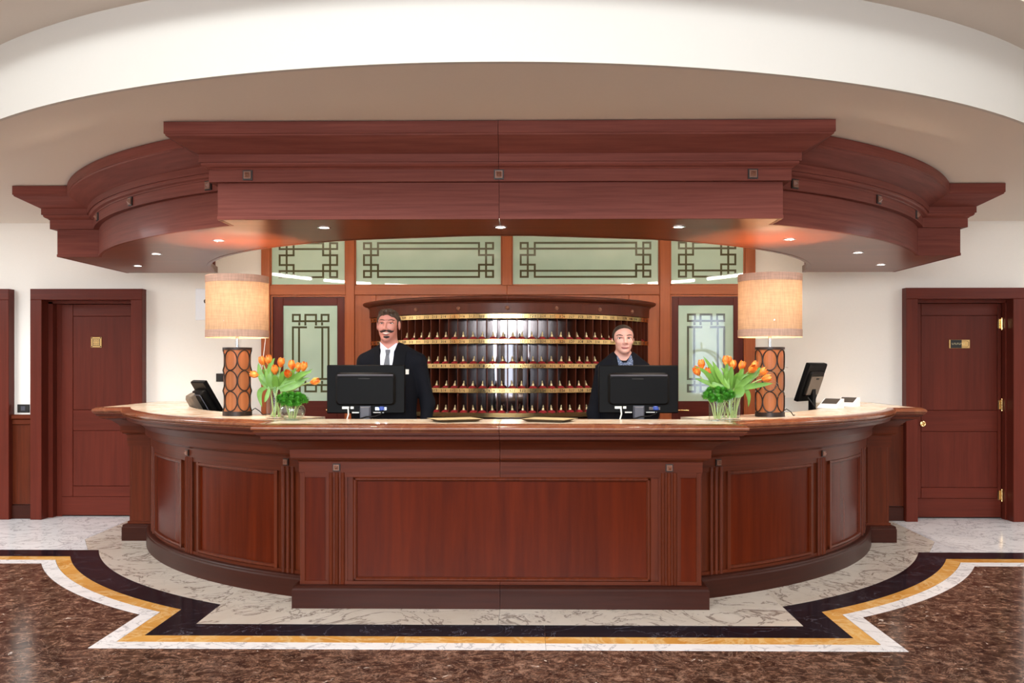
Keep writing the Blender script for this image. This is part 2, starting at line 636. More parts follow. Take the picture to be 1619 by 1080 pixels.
def m_tie(name, a, b_, scale, dots=False):
    m, nt, b = newmat(name)
    tc = nt.nodes.new('ShaderNodeTexCoord')
    if dots:
        w = nt.nodes.new('ShaderNodeTexVoronoi')
        w.inputs['Scale'].default_value = scale
        nt.links.new(tc.outputs['Object'], w.inputs['Vector'])
        f = w.outputs['Distance']
        c = ramp(nt, f, [(0.25, b_), (0.45, a)])
    else:
        mp = nt.nodes.new('ShaderNodeMapping')
        mp.inputs['Rotation'].default_value = (0, radians(45), 0)
        w = nt.nodes.new('ShaderNodeTexWave')
        w.inputs['Scale'].default_value = scale
        nt.links.new(tc.outputs['Object'], mp.inputs['Vector'])
        nt.links.new(mp.outputs['Vector'], w.inputs['Vector'])
        c = ramp(nt, w.outputs['Fac'], [(0.5, a), (0.8, b_)])
    nt.links.new(c, b.inputs['Base Color'])
    b.inputs['Roughness'].default_value = 0.6
    return m


M['tie'] = m_tie('striped_grey_tie', srgb(56, 60, 76), srgb(112, 114, 118), 60)
M['blouse'] = m_tie('blue_print_blouse', srgb(52, 66, 98), srgb(150, 166, 190), 150, True)

# ------------------------------------------------------------------ plan geometry shared by desk and canopy
CY = 8.92          # centre of all the curves lies at (0, CY)
YW = 8.95          # back wall plane


def cpt(a, r, z):
    a = radians(a)
    return (r * sin(a), CY - r * cos(a), z)


class Plan:
    """Curved plan with a straight projecting front and square end stubs; o is the outward offset."""

    def __init__(s, R, Xb, Yf, Xs, Ys, Yr, ko=1.0):
        s.R, s.Xb, s.Yf, s.Xs, s.Ys, s.Yr, s.ko = R, Xb, Yf, Xs, Ys, Yr, ko

    def wing(s, o, sgn, N=44):
        R = s.R + o
        a1 = math.acos(max(-1, min(1, (CY - s.Ys + o * s.ko) / R)))
        a2 = math.asin((s.Xb + o) / R)
        pts = [(-(s.Xs + o * s.ko), s.Yr), (-(s.Xs + o * s.ko), s.Ys - o * s.ko)]
        for i in range(N + 1):
            a = a1 + (a2 - a1) * i / N
            pts.append((-R * sin(a), CY - R * cos(a)))
        return [(p[0] * -sgn, p[1]) for p in pts]

    def box(s, o, sgn, gap=0.0012):
        R = s.R + o
        a2 = math.asin((s.Xb + o) / R)
        pts = [(-(s.Xb + o), CY - R * cos(a2)), (-(s.Xb + o), s.Yf - o), (-gap, s.Yf - o)]
        return [(p[0] * -sgn, p[1]) for p in pts]

    def sweep(s, name, prof, mat, parent, segs='wb', sharp=13):
        out = []
        for sgn in (-1, 1):
            for k in segs:
                fn = s.wing if k == 'w' else s.box
                cols = [[(x, y, z) for x, y in fn(o, sgn)] for o, z in prof]
                n = len(cols[0])
                rows = [[cols[j][i] for j in range(len(prof))] for i in range(n)]
                mb = MB()
                mb.grid(rows, closed_v=True, caps=True)
                out.append(mb.build(name, mat, parent, sharp=sharp))
        return out


def put_stud(p, n, size, h, parent):
    pl_ = MB().plate(p, n, size, h * .3).build('stud', M['iron'], parent)
    q_ = (p[0] + n[0] * h * .3, p[1] + n[1] * h * .3, p[2])
    MB().stud(q_, n, size * .74, h * .8).build('pyramid', M['bronze'], pl_, sharp=20)


DESK = Plan(3.28, 1.286, 5.642, 3.298, 7.80, 8.80, 0.9)
CAN = Plan(3.64, 1.683, 5.46, 3.60, 7.31, 8.60)

ORD = ['first', 'second', 'third', 'fourth', 'fifth', 'sixth', 'seventh', 'eighth', 'ninth', 'tenth', 'eleventh', 'twelfth', 'thirteenth', 'fourteenth',
       'fifteenth', 'sixteenth', 'seventeenth', 'eighteenth', 'nineteenth']

# ================================================================== THE SETTING
# ---- floor
floor = struct_root('floor', (0, 0, 0), 'polished inlaid marble floor of the lobby')
mb = MB()
mb.box(-7, 7, -8, 9.4, -0.12, -0.006)
mb.build('floor_bed', M['brown'], floor)


def slab(pts, mat, z1=0.0, name='marble_slab'):
    m = MB()
    m.prism(pts, -0.005, z1)
    return m.build(name, M[mat], floor, sharp=20)


G = 0.0009


def band_path(o, sgn):
    R = 3.64 + o
    yb = 7.41 - o * 1.22
    a1 = math.acos((CY - yb) / R)
    a2 = math.asin((1.755 + o) / R)
    rear = [(-6.9, yb), (-R * sin(a1), yb)]
    arc = [(-R * sin(a1 + (a2 - a1) * i / 30), CY - R * cos(a1 + (a2 - a1) * i / 30)) for i in range(31)]
    side = [arc[-1], (-(1.755 + o), 5.30 - o * 1.12)]
    return [[(p[0] * -sgn, p[1]) for p in q] for q in (rear, arc, side)]


bands = [(0.0, 0.205, 'black'), (0.206, 0.31, 'yellow'), (0.311, 0.412, 'white')]
for o0, o1, mat in bands:
    for sgn in (-1, 1):
        A, B = band_path(o0 + G, sgn), band_path(o1 - G, sgn)
        slab(A[0] + B[0][::-1], mat)
        h = 15
        slab(A[1][:h + 1] + B[1][:h + 1][::-1], mat)
        slab(A[1][h:] + B[1][h:][::-1], mat)
        slab(A[2] + B[2][::-1], mat)
    xj = [-0.56, 0.265]
    ya, yb = 5.30 - (o0 + G) * 1.12, 5.30 - (o1 - G) * 1.12
    slab([(-(1.755 + o0), ya), (xj[0] - G, ya), (xj[0] - G, yb), (-(1.755 + o1), yb)], mat)
    slab([(xj[0] + G, ya), (xj[1] - G, ya), (xj[1] - G, yb), (xj[0] + G, yb)], mat)
    slab([(xj[1] + G, ya), (1.755 + o0, ya), (1.755 + o1, yb), (xj[1] + G, yb)], mat)
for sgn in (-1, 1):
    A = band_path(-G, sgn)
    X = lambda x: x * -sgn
    slab([(X(-1.755), 5.3 + G), (X(-G), 5.3 + G), (X(-G), 6.6), (X(-1.755), 6.6)], 'beige')
    slab([(X(-1.755 + G), 6.6 + G), (X(-G), 6.6 + G), (X(-G), 9.3), (X(-1.755 + G), 9.3)], 'beige')
    slab(A[1] + [(X(-1.755 - G), 9.3), (X(-3.70 + G), 9.3), (X(-3.641), 7.86), (X(-3.40), 7.41 + G)], 'beige')
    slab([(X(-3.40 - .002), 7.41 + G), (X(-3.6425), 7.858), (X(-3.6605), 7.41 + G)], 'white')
    slab([(X(-3.6625), 7.41 + G), (X(-3.6435), 7.86), (X(-3.7015), 9.3), (X(-6.9), 9.3), (X(-6.9), 7.41 + G)], 'white')
# brown tiles in the field
T = 0.62
for i in range(-8, 8):
    for j in range(7):
        x0, y0 = i * T + 0.1, 2.75 + j * T
        if max(abs(x0), abs(x0 + T)) < 2.0 and y0 > 4.95:
            continue
        if y0 > 6.92 or sqrt(max(abs(x0), abs(x0 + T)) ** 2 + (CY - y0) ** 2) < 4.0:
            continue
        slab([(x0 + G, y0 + G), (x0 + T - G, y0 + G), (x0 + T - G, y0 + T - G), (x0 + G, y0 + T - G)], 'brown', -0.0015, 'marble_tile')

# ---- walls
def wall(name, x0, x1, y0, y1, z0, z1, mat='wall'):
    m = MB()
    m.box(x0, x1, y0, y1, z0, z1)
    return tag(m.build(name, M[mat]), None, None, None, 'structure')


def wall_holes(name, holes, x0, x1, y0, y1, z1, mat='wall'):
    """wall along x with rectangular openings (hx0, hx1, hz0, hz1)"""
    m = MB()
    xs = sorted(set([x0, x1] + [h[0] for h in holes] + [h[1] for h in holes]))
    for a, b in zip(xs[:-1], xs[1:]):
        zz = [(0.0, z1)]
        for h in holes:
            if h[0] <= a + 1e-6 and h[1] >= b - 1e-6:
                zz = [(0.0, h[2]), (h[3], z1)]
        for p, q in zz:
            if q - p > 1e-4:
                m.box(a, b, y0, y1, p, q)
    return tag(m.build(name, M[mat]), None, None, None, 'structure')


D1, D2, D3 = (-4.547, -3.675), (-5.85, -4.98), (3.923, 4.832)
wall_holes('wall_back', [(D1[0] - .02, D1[1] + .02, 0, 2.16), (D2[0] - .02, D2[1] + .02, 0, 2.16), (D3[0] - .02, D3[1] + .02, 0, 2.16)], -7, 7, YW, YW + 0.3, 6.6)
wall('wall_left', -7.2, -7, -8.25, 9.25, 0, 6.6)
wall('wall_right', 7, 7.2, -8.25, 9.25, 0, 6.6)
WIN = [(-4.6, -2.6, 0.4, 2.9), (-1.0, 1.0, 0.4, 2.9), (4.83, 5.73, 0.2, 2.95)]
wall_holes('wall_front', [(a, b, c, d) for a, b, c, d in WIN], -7, 7, -8.25, -8, 6.6, 'far')
for k, (a, b, c, d) in enumerate(WIN):
    w = struct_root('window_%d' % (k + 1), ((a + b) / 2, -8.1, c))
    m = MB()
    t = 0.06
    m.box(a, a + t, -8.15, -8.05, c, d).box(b - t, b, -8.15, -8.05, c, d).box(a, b, -8.15, -8.05, c, c + t).box(a, b, -8.15, -8.05, d - t, d)
    m.box((a + b) / 2 - .02, (a + b) / 2 + .02, -8.13, -8.07, c, d)
    m.build('window_frame', M['door'], w)
    m = MB()
    m.box(a + t, b - t, -8.105, -8.095, c + t, d - t)
    m.build('window_pane', M['glass'], w)

# ---- ceilings
m = MB()
_a = [(5.05 * sin(radians(a)), CY - 5.05 * cos(radians(a))) for a in np.linspace(-52, 52, 90)]
m.prism([(-6.99, _a[0][1])] + _a + [(6.99, _a[-1][1]), (6.99, YW), (-6.99, YW)], 3.32, 3.332)
tag(m.build('ceiling', M['ceil']), 'upper flat lobby ceiling beyond the curved white bulkhead', None, None, 'structure')
m = MB()
m.box(-7, 7, -8, 9.25, 6.5, 6.6)
tag(m.build('trim_6', M['ceil']), 'high lobby ceiling behind the camera', None, None, 'structure')
RS, ZS = 4.70, 2.90
arc = [(RS * sin(radians(a)), CY - RS * cos(radians(a))) for a in np.linspace(-52, 52, 90)]
outer = [(-6.99, arc[0][1])] + arc + [(6.99, arc[-1][1])]
m = MB()
m.prism([(p[0] * .998, p[1] + .012) for p in outer] + [(6.97, YW), (-6.97, YW)], ZS, ZS + 0.02)
tag(m.build('trim_1', M['ceil']), 'lowered beige soffit over the reception desk', None, None, 'structure')
m = MB()
inner = [(p[0], p[1] + 0.03) for p in outer]
m.grid([[(p[0], p[1], ZS - .001) for p in outer], [(p[0], p[1], 3.325) for p in outer],
        [(p[0], p[1], 3.325) for p in inner], [(p[0], p[1], ZS - .001) for p in inner]], closed_u=True)
tag(m.build('trim_2', M['riser']), 'white curved bulkhead face above the desk', None, None, 'structure')

# ---- side doors
def door(name, x0, x1, label, top=2.14, hinge=None, plaque=None, knob=None, leafdy=0.10, gapL=0.0, gapR=0.0, outer=0.112):
    """deep architrave with a boarded leaf set back in it"""
    r = struct_root(name, ((x0 + x1) / 2, YW, 0), label)
    yf, yb = 8.85, YW + leafdy
    for a, b in ((x0 - outer, x0), (x1, x1 + outer)):
        m = MB()
        m.cbox(a, b, yf, YW + 0.001, 0, top, 0.004)
        m.build('architrave', M['door'], r)
    m = MB()
    m.cbox(x0 - outer, x1 + outer, yf, YW + 0.001, top, top + outer - .006, 0.004)
    m.build('architrave_head', M['door_h'], r)
    m = MB()
    m.box(x0 - .015, x0, YW, YW + .25, 0, top).box(x1, x1 + .015, YW, YW + .25, 0, top).box(x0, x1, YW, YW + .25, top, top + .015)
    m.box(x0, x0 + gapL * .4 + 0.012, YW + .03, yb, 0, top - .012).box(x1 - 0.012 - gapR * .4, x1, YW + .03, yb, 0, top - .012).box(x0, x1, YW + .03, yb, top - .03, top)
    m.build('door_lining', M['door'], r)
    # leaf: stiles, rails and flush panels with V joints
    a, b = x0 + 0.014 + gapL, x1 - 0.014 - gapR
    s = 0.115 if gapL else 0.1
    lt = top - 0.032
    zs = [0.012, 0.197, 0.303, 0.853, 1.06, 1.99, lt]
    y0, y1 = yb, yb + 0.04
    g = 0.0025

    def piece(nm, xa, xb, za, zb, mat, rec=0.0):
        q = MB()
        q.cbox(xa + g / 2, xb - g / 2, y0 + rec, y1, za + g / 2, zb - g / 2, 0.003)
        q.build(nm, M[mat], r)
    piece('kick_board', a, b, zs[0], zs[1], 'door_h')
    piece('stile', a, a + s, zs[1], zs[6], 'door')
    piece('stile', b - s * .35, b, zs[1], zs[6], 'door')
    c, d = a + s, b - s * .35
    piece('rail', c, d, zs[1], zs[2], 'door_h')
    piece('door_panel', c, d, zs[2], zs[3], 'door', 0.004)
    piece('rail', c, d, zs[3], zs[4], 'door_h')
    piece('door_panel', c, d, zs[4], zs[5], 'door', 0.004)
    piece('rail', c, d, zs[5], zs[6], 'door_h')
    q = MB()
    q.box(x0 - .02, x1 + .02, y1, y1 + .04, -.004, top + .02)
    q.build('leaf_core', M['dark'], r)
    if gapL:
        q = MB()
        q.box(x0, a + .003, yb + .012, yb + .03, 0.0, lt + .01)
        q.build('leaf_reveal', M['door'], r)
    return r, y0


d1, yl = door('door_1', D1[0], D1[1], 'brown wooden door with a square brass plaque', gapL=0.08)
pq = MB()
pq.cbox(-4.157, -4.047, yl - .006, yl + .006, 1.677, 1.785, .003)
pl = pq.build('plaque', M['brass'], d1)
pq = MB()
yy = yl - .0075
for sx in (-1, 1):
    for sz in (-1, 1):
        pq.ball((-4.102 + sx * .043, yy, 1.731 + sz * .043), (.006, .001, .006), 8, 4)
for k in (-.034, .034):
    pq.box(-4.102 - .034, -4.102 + .034, yy, yl - .005, 1.731 + k - .002, 1.731 + k + .002)
    pq.box(-4.102 + k - .002, -4.102 + k + .002, yy, yl - .005, 1.731 - .034, 1.731 + .034)
for u in (-.016, .016):
    for w in (-.016, .016):
        for q in (-.009, .009):
            pq.box(-4.102 + u - .01, -4.102 + u + .01, yy, yl - .005, 1.731 + w + q - .001, 1.731 + w + q + .001)
            pq.box(-4.102 + u + q - .001, -4.102 + u + q + .001, yy, yl - .005, 1.731 + w - .01, 1.731 + w + .01)
pq.build('engraving', M['ink'], pl)
door('door_2', D2[0], D2[1], 'dark wooden door frame at the far left edge')
d3, yl = door('door_3', D3[0], D3[1], 'brown wooden door with an oblong brass plaque and brass hinges')
pq = MB()
pq.cbox(4.307, 4.512, yl - .006, yl + .006, 1.668, 1.755, .003)
pl = pq.build('plaque', M['brass'], d3)
pq = MB()
pq.box(4.322, 4.43, yl - .0075, yl - .004, 1.672, 1.751)
for q in ((4.43, 4.482, 1.740, 1.743), (4.43, 4.482, 1.680, 1.683), (4.497, 4.500, 1.695, 1.728)):
    pq.box(q[0], q[1], yl - .0075, yl - .004, q[2], q[3])
pq.tube([(4.482, yl - .006, 1.7415), (4.4985, yl - .006, 1.728)], .0015, 5).tube([(4.482, yl - .006, 1.6815), (4.4985, yl - .006, 1.695)], .0015, 5)
pq.build('dark_enamel_field', M['ink'], pl)
pq = MB()
for k in range(8):
    x = 4.336 + k * .0165
    pq.box(x, x + .003, yl - .009, yl - .006, 1.704, 1.722)
    if k % 2:
        pq.box(x, x + .010, yl - .009, yl - .006, 1.719, 1.722)
    else:
        pq.box(x, x + .009, yl - .009, yl - .006, 1.704, 1.707)
pq.build('worn_lettering', M['brass_d'], pl)
for z in (1.909, 1.116, 0.23):
    q = MB()
    q.tube([(4.817, yl - .012, z - .05), (4.817, yl - .012, z + .05)], .011, 10)
    q.ball((4.817, yl - .012, z + .055), .011, 8, 6).ball((4.817, yl - .012, z - .055), .011, 8, 6)
    q.box(4.785, 4.817, yl - .002, yl + .002, z - .045, z + .045)
    q.build('hinge', M['brass'], d3)
q = MB()
q.tube([(4.05 + .022 * cos(t), yl - .012, .929 + .022 * sin(t)) for t in np.linspace(0, 2 * pi, 17)[:-1]], .007, 8, closed=True)
q.ball((4.05, yl - .004, .929), (.018, .008, .018), 12, 6)
q.build('lock_escutcheon', M['brass'], d3)

# ---- dado panels beside the doors
for k, (a, b) in enumerate(((-4.868, -4.659), (3.60, 3.811))):
    r = struct_root('trim_%d' % (k + 3), ((a + b) / 2, YW, 0), 'low dark wooden dado panel on the wall beside the door')
    m = MB()
    m.box(a, b, YW - .03, YW + .001, 0.14, .96)
    m.build('dado_panel', M['wood_v'], r)
    m = MB()
    m.cbox(a, b, YW - .05, YW - .001, .92, .975, .008).cbox(a, b, YW - .07, YW - .001, .975, 1.02, .01)
    m.build('dado_rail', M['wood_h'], r)
    m = MB()
    m.cbox(a, b, YW - .055, YW - .001, 0, .135, .008)
    m.build('baseboard', M['base'], r)

# ---- glazed partition behind the desk
pr = struct_root('trim_5', (0, YW, 0), 'red brown wooden frame of the glazed partition')


def pbox(nm, x0, x1, z0, z1, y0=YW - .05, mat='part', c=.004):
    q = MB()
    q.cbox(x0, x1, y0, YW - .0005, z0, z1, c)
    return q.build(nm, M[mat], pr)


ZT = 2.86
for a, b, nm in ((-2.418, -2.331, 'post'), (2.282, 2.383, 'post')):
    pbox(nm, a, b, 0, ZT)
for a, b in ((-1.592, -1.505), (1.459, 1.56)):
    pbox('post', a, b, 0, ZT, YW - .056)
pbox('mullion', -.069, .024, 2.279, ZT, YW - .056)
for a, b in ((-2.331, -1.592), (1.56, 2.282)):
    pbox('rail', a, b, 2.187, 2.279, mat='part_h')
pbox('rail', -1.505, -.022, 2.187, 2.279, mat='part_h')
pbox('rail', -.0205, 1.459, 2.187, 2.279, mat='part_h')
for a, b in ((-1.505, -1.30), (-1.298, -.022), (-.0205, 1.16), (1.162, 1.459)):
    pbox('wall_panel', a, b, 0, 2.185, YW - .035, c=.003)


def etch_rect(m, x0, x1, z0, z1, y, w=.014):
    m.box(x0, x1, y, y + .003, z0, z0 + w).box(x0, x1, y, y + .003, z1 - w, z1)
    m.box(x0, x0 + w, y, y + .003, z0, z1).box(x1 - w, x1, y, y + .003, z0, z1)


def transom(n, x0, x1, label):
    r = struct_root('window_%d' % n, ((x0 + x1) / 2, YW, 2.279), label)
    y = YW - .022
    q = MB()
    q.box(x0, x1, y, YW - .002, 2.279, ZT)
    fp = q.build('frosted_pane', M['frost'], r)
    q = MB()
    for a, b, c, d in ((x0, x0 + .012, 2.279, ZT), (x1 - .012, x1, 2.279, ZT), (x0, x1, 2.279, 2.291)):
        q.box(a, b, y - .012, y, c, d)
    q.build('glazing_bead', M['part'], r)
    q = MB()
    U = 8.95 / 1450 / 4.0475

    def Z(v):
        return 2.279 + (330 - v) * U
    w = .019
    ye = y - .0015

    def H(xa, xb, v):
        q.box(min(xa, xb) - w / 2, max(xa, xb) + w / 2, ye, ye + .003, Z(v) - w / 2, Z(v) + w / 2)

    def V(xa, v0, v1):
        q.box(xa - w / 2, xa + w / 2, ye - .0006, ye + .003, Z(v1) - w / 2, Z(v0) + w / 2)
    mw = .137
    for s, base in ((1, x0 + .088), (-1, x1 - .088)):
        a, b, c = base, base + s * mw * .5, base + s * mw
        V(b, 58, 275)
        for v0, v1 in ((58, 95), (236, 275)):
            H(a, b, v0)
            H(a, b, v1)
            V(a, v0, v1)
        H(a, c, 135)
        H(a, c, 197)
        V(a, 135, 197)
        V(c, 58, 135)
        V(c, 197, 275)
    bl, br = x0 + .088 + mw * .5, x1 - .088 - mw * .5
    H(bl, br, 95)
    H(bl, br, 236)
    H(bl + mw * .5, br - mw * .5, 58)
    H(bl + mw * .5, br - mw * .5, 275)
    q.build('etched_border', M['etch'], fp)


transom(4, -2.331, -1.592, 'leftmost frosted transom pane above the left glazed door')
transom(5, -1.505, -.069, 'wide frosted transom pane left of the centre mullion')
transom(6, .024, 1.459, 'wide frosted transom pane right of the centre mullion')
transom(7, 1.56, 2.282, 'rightmost frosted transom pane above the right glazed door')


def glazed_door(n, x0, x1, gx0, gx1, hx, hs, label):
    r = struct_root('door_%d' % n, ((x0 + x1) / 2, YW, 0), label)
    y = YW - .03
    zt, g0, g1 = 2.165, 1.155, 2.085
    for nm, a, b, c, d, mt in (('stile', x0, gx0, 0, zt, 'door'), ('stile', gx1, x1, 0, zt, 'door'), ('rail', gx0, gx1, g1, zt, 'door_h'), ('lock_rail', gx0, gx1, .9, g0, 'door_h'), ('door_panel', gx0, gx1, .02, .9, 'door')):
        q = MB()
        q.cbox(a, b, y, YW - .001, c, d, .003)
        q.build(nm, M[mt], r)
    q = MB()
    q.box(x0 - .012, x1 + .012, YW - .045, YW - .001, zt + .004, zt + .018)
    q.box(x0 - .012, x0 - .002, YW - .045, YW - .001, 0, zt + .004)
    q.box(x1 + .002, x1 + .012, YW - .045, YW - .001, 0, zt + .004)
    q.build('door_stop', M['part'], r)
    q = MB()
    q.box(gx0, gx1, YW - .018, YW - .003, g0, g1)
    fp = q.build('frosted_pane', M['frost'], r)
    q = MB()
    U = 8.95 / 1450 / 5.4
    sx = (gx1 - gx0) / (455 * U)

    def PX(u):
        return gx0 + (u - 160) * U * sx

    def PZ(v):
        return g1 - (v - 128) * (g1 - g0) / 808
    w, ye = .019, YW - .0195

    def H(a, b, v):
        q.box(PX(a) - w / 2, PX(b) + w / 2, ye, ye + .003, PZ(v) - w / 2, PZ(v) + w / 2)

    def V(u, a, b):
        q.box(PX(u) - w / 2, PX(u) + w / 2, ye - .0006, ye + .003, PZ(b) - w / 2, PZ(a) + w / 2)
    for fl in (False, True):
        def h(a, b, v):
            H(a, b, 1062 - v if fl else v)

        def vv(u, a, b):
            V(u, 1062 - b if fl else a, 1062 - a if fl else b)
        for a, b in ((240, 298), (482, 540)):
            h(a, b, 206)
            vv(a, 206, 260)
            vv(b, 206, 260)
        h(345, 435, 206)
        vv(345, 206, 288)
        vv(435, 206, 288)
        h(240, 540, 260)
        vv(294, 278, 288)
        vv(486, 278, 288)
        h(240, 350, 312)
        h(430, 540, 312)
    V(240, 312, 750)
    V(540, 312, 750)
    V(292, 312, 750)
    V(488, 312, 750)
    q.build('etched_border', M['etch'], fp)
    q = MB()
    q.tube([(hx, y - .002, 1.067), (hx, y - .05, 1.067)], .011, 8)
    q.tube([(hx, y - .05, 1.067), (hx + hs * .05, y - .052, 1.069), (hx + hs * .135, y - .05, 1.067)], [.009, .007, .008], 8)
    q.ball((hx, y - .003, 1.067), (.022, .004, .022), 12, 4)
    q.build('door_handle', M['brass'], r)


glazed_door(4, -2.306, -1.604, -2.207, -1.678, -1.64, -1, 'glazed door with a frosted pane left of the key rack')
glazed_door(5, 1.576, 2.27, 1.643, 2.174, 1.60, 1, 'glazed door with a frosted pane right of the key rack')

# ================================================================== THE CANOPY
can = thing('canopy', (0, 7.0, 2.37), 'wide curved mahogany canopy hung over the reception desk', 'canopy')
CAN.sweep('fascia_board', [(0, 2.374), (0, 2.590), (-.04, 2.590), (-.04, 2.374)], M['can'], can)
CAN.sweep('bottom_bead', [(0.003, 2.372), (0.003, 2.392), (-.02, 2.394), (-.02, 2.372)], M['can'], can)
CAN.sweep('frieze_board', [(.04, 2.590), (.04, 2.661), (-.02, 2.661), (-.02, 2.590)], M['can'], can)
CAN.sweep('bead_moulding', [(.045, 2.661), (.050, 2.668), (.068, 2.676), (.076, 2.686), (.076, 2.697), (0, 2.697), (0, 2.661)], M['can'], can)
CAN.sweep('upper_band', [(.086, 2.697), (.086, 2.743), (0, 2.743), (0, 2.697)], M['can'], can)
CAN.sweep('cornice', [(.084, 2.743), (.226, 2.8185), (.228, 2.827), (.234, 2.830), (.234, 2.897), (0, 2.897), (0, 2.743)], M['can'], can)
RI = 2.78
ai = degrees(math.acos((CY - 8.60) / RI))
for sgn in (-1, 1):
    # underside of the wings and of the projecting front
    for nm, fn in (('soffit_panel', CAN.wing), ('soffit_panel', CAN.box)):
        P = fn(-.0195, sgn)
        rows = []
        for x, y in P:
            a = max(-ai, min(ai, degrees(atan2(x, CY - y))))
            q = cpt(a, RI, 0)
            rows.append([(x, y, 2.3732), (q[0], q[1], 2.3732), (q[0], q[1], 2.384), (x, y, 2.384)])
        q = MB()
        q.grid(rows, closed_v=True, caps=True)
        q.build(nm, M['wood_u'], can)
q = MB()
q.arcbox(-ai, ai, RI - .02, RI + .012, 2.3705, 2.43, 90)
q.build('inner_rim', M['wood_u'], can)
for sgn in (-1, 1):
    P = CAN.wing(-.06, sgn)
    q = MB()
    x0, x1 = P[0][0], sgn * RI * sin(radians(ai))
    q.box(min(x0, x1), max(x0, x1), 8.57, 8.60, 2.374, 2.895)
    q.build('end_board', M['can'], can)
    for a in (-1, 1):
        pass
q = MB()
q.box(-.05, .05, 5.502, 5.53, 2.386, 2.894)
q.build('seam_backing', M['dark'], can)
for x in (-1.49, 0, 1.495):
    put_stud((x, 5.42, 2.628), (0, -1), .058, .03, can)
for a in (29.8, 44.0, 57.0):
    for sgn in (-1, 1):
        p = cpt(sgn * a, 3.68, 2.628)
        put_stud(p, (sin(radians(sgn * a)), -cos(radians(a))), .058, .03, can)
# fluorescent battens on the canopy's inner rim, lighting the recess
for k in range(8):
    a0 = -70 + k * 17.8
    ln = 13.5
    o = thing('fluorescent_batten', cpt(a0 + ln / 2, RI - .05, 2.46), 'fluorescent batten behind the canopy rim, %s from the left' % ORD[k], 'light', 'battens behind the canopy rim')
    q = MB()
    q.arcbox(a0, a0 + ln, RI - .045, RI - .005, 2.432, 2.47, 6)
    q.build('batten_body', M['white_pl'], o)
    q = MB()
    q.tube([cpt(a0 + ln * t / 6, RI - .025, 2.492) for t in range(7)], .016, 8)
    q.build('tube_lamp', M['tube'], o)
# recessed downlights
DL = [(-1.115, 5.78, 'left end of the canopy front'), (0, 5.78, 'middle of the canopy front'), (1.12, 5.78, 'right end of the canopy front'),
      (-1.98, 6.36, 'left canopy wing nearest the front'), (1.98, 6.36, 'right canopy wing nearest the front'), (-2.725, 7.12, 'middle of the left canopy wing'),
      (2.725, 7.12, 'middle of the right canopy wing'), (-3.23, 7.97, 'rear end of the left canopy wing'), (3.23, 7.97, 'rear end of the right canopy wing')]
for x, y, wh in DL:
    o = thing('downlight', (x, y, 2.372), 'small lit recessed downlight at the ' + wh, 'light', 'downlights in the canopy')
    q = MB()
    q.lathe([(.044, 2.3722), (.044, 2.3695), (.034, 2.3685), (.031, 2.3715)], x, y, 20)
    q.build('trim_ring', M['chrome'], o)
    q = MB()
    q.lathe([(.0005, 2.3700), (.031, 2.3705)], x, y, 20)
    q.build('lens', M['lens'], o)
    spot('downlight_beam', (x, y, 2.355), 42, WARM, radians(95), 0.7, 0.03)

# ================================================================== THE DESK
desk = thing('reception_desk', (0, 6.8, 0), 'curved mahogany reception desk with panelled front and projecting centre', 'desk')
DESK.sweep('plinth', [(0, 0), (0, .112), (-.006, .122), (-.004, .130), (-.012, .138), (-.028, .141), (-.06, .141), (-.06, 0)], M['base'], desk)
DESK.sweep('carcass', [(-.054, .12), (-.054, .95), (-.10, .95), (-.10, .12)], M['wood_v'], desk)
DESK.sweep('frieze_board', [(-.036, .838), (-.036, .902), (-.08, .902), (-.08, .838)], M['wood_h'], desk)
DESK.sweep('bead_moulding', [(-.034, .902), (-.028, .912), (-.006, .918), (-.002, .929), (-.06, .929), (-.06, .902)], M['wood_h'], desk)
DESK.sweep('upper_band', [(.008, .929), (.010, .983), (-.06, .983), (-.06, .929)], M['wood_h'], desk)
DESK.sweep('cove_moulding', [(.012, .983), (.03, 1.005), (.07, 1.036), (.12, 1.052), (.150, 1.056), (.150, 1.076), (.162, 1.078), (.170, 1.083), (.170, 1.090), (.182, 1.0915), (.182, 1.099), (-.05, 1.099), (-.05, .983)], M['wood_h'], desk)
for o in DESK.sweep('stile_board', [(-.041, .135), (-.041, .162), (-.056, .162), (-.056, .135)], M['wood_h'], desk) + DESK.sweep('stile_board', [(-.041, .806), (-.041, .84), (-.056, .84), (-.056, .806)], M['wood_h'], desk):
    o.name = 'rail'
# front centre: panel, frame, reeds, side panels
YF = 5.642 + .041


def reed(m, p, n, w, z0, z1, h=None):
    h = h or w * .5
    tx, ty = -n[1], n[0]
    pr = []
    for k in range(7):
        a = pi * k / 6
        u, d = -w / 2 * cos(a), h * sin(a)
        pr.append((p[0] + tx * u + n[0] * d, p[1] + ty * u + n[1] * d))
    m.prism(pr, z0, z1)


def flat_panel(x0, x1, z0, z1):
    q = MB()
    q.box(x0 + .02, x1 - .02, YF + .010, YF + .03, z0 + .02, z1 - .02)
    q.build('panel', M['panel'], desk)
    q = MB()
    for a, b, c, d in ((x0, x0 + .026, z0, z1), (x1 - .026, x1, z0, z1), (x0, x1, z0, z0 + .026), (x0, x1, z1 - .026, z1)):
        q.cbox(a, b, YF - .008, YF + .02, c, d, .009)
    q.build('panel_moulding', M['wood_v'], desk)


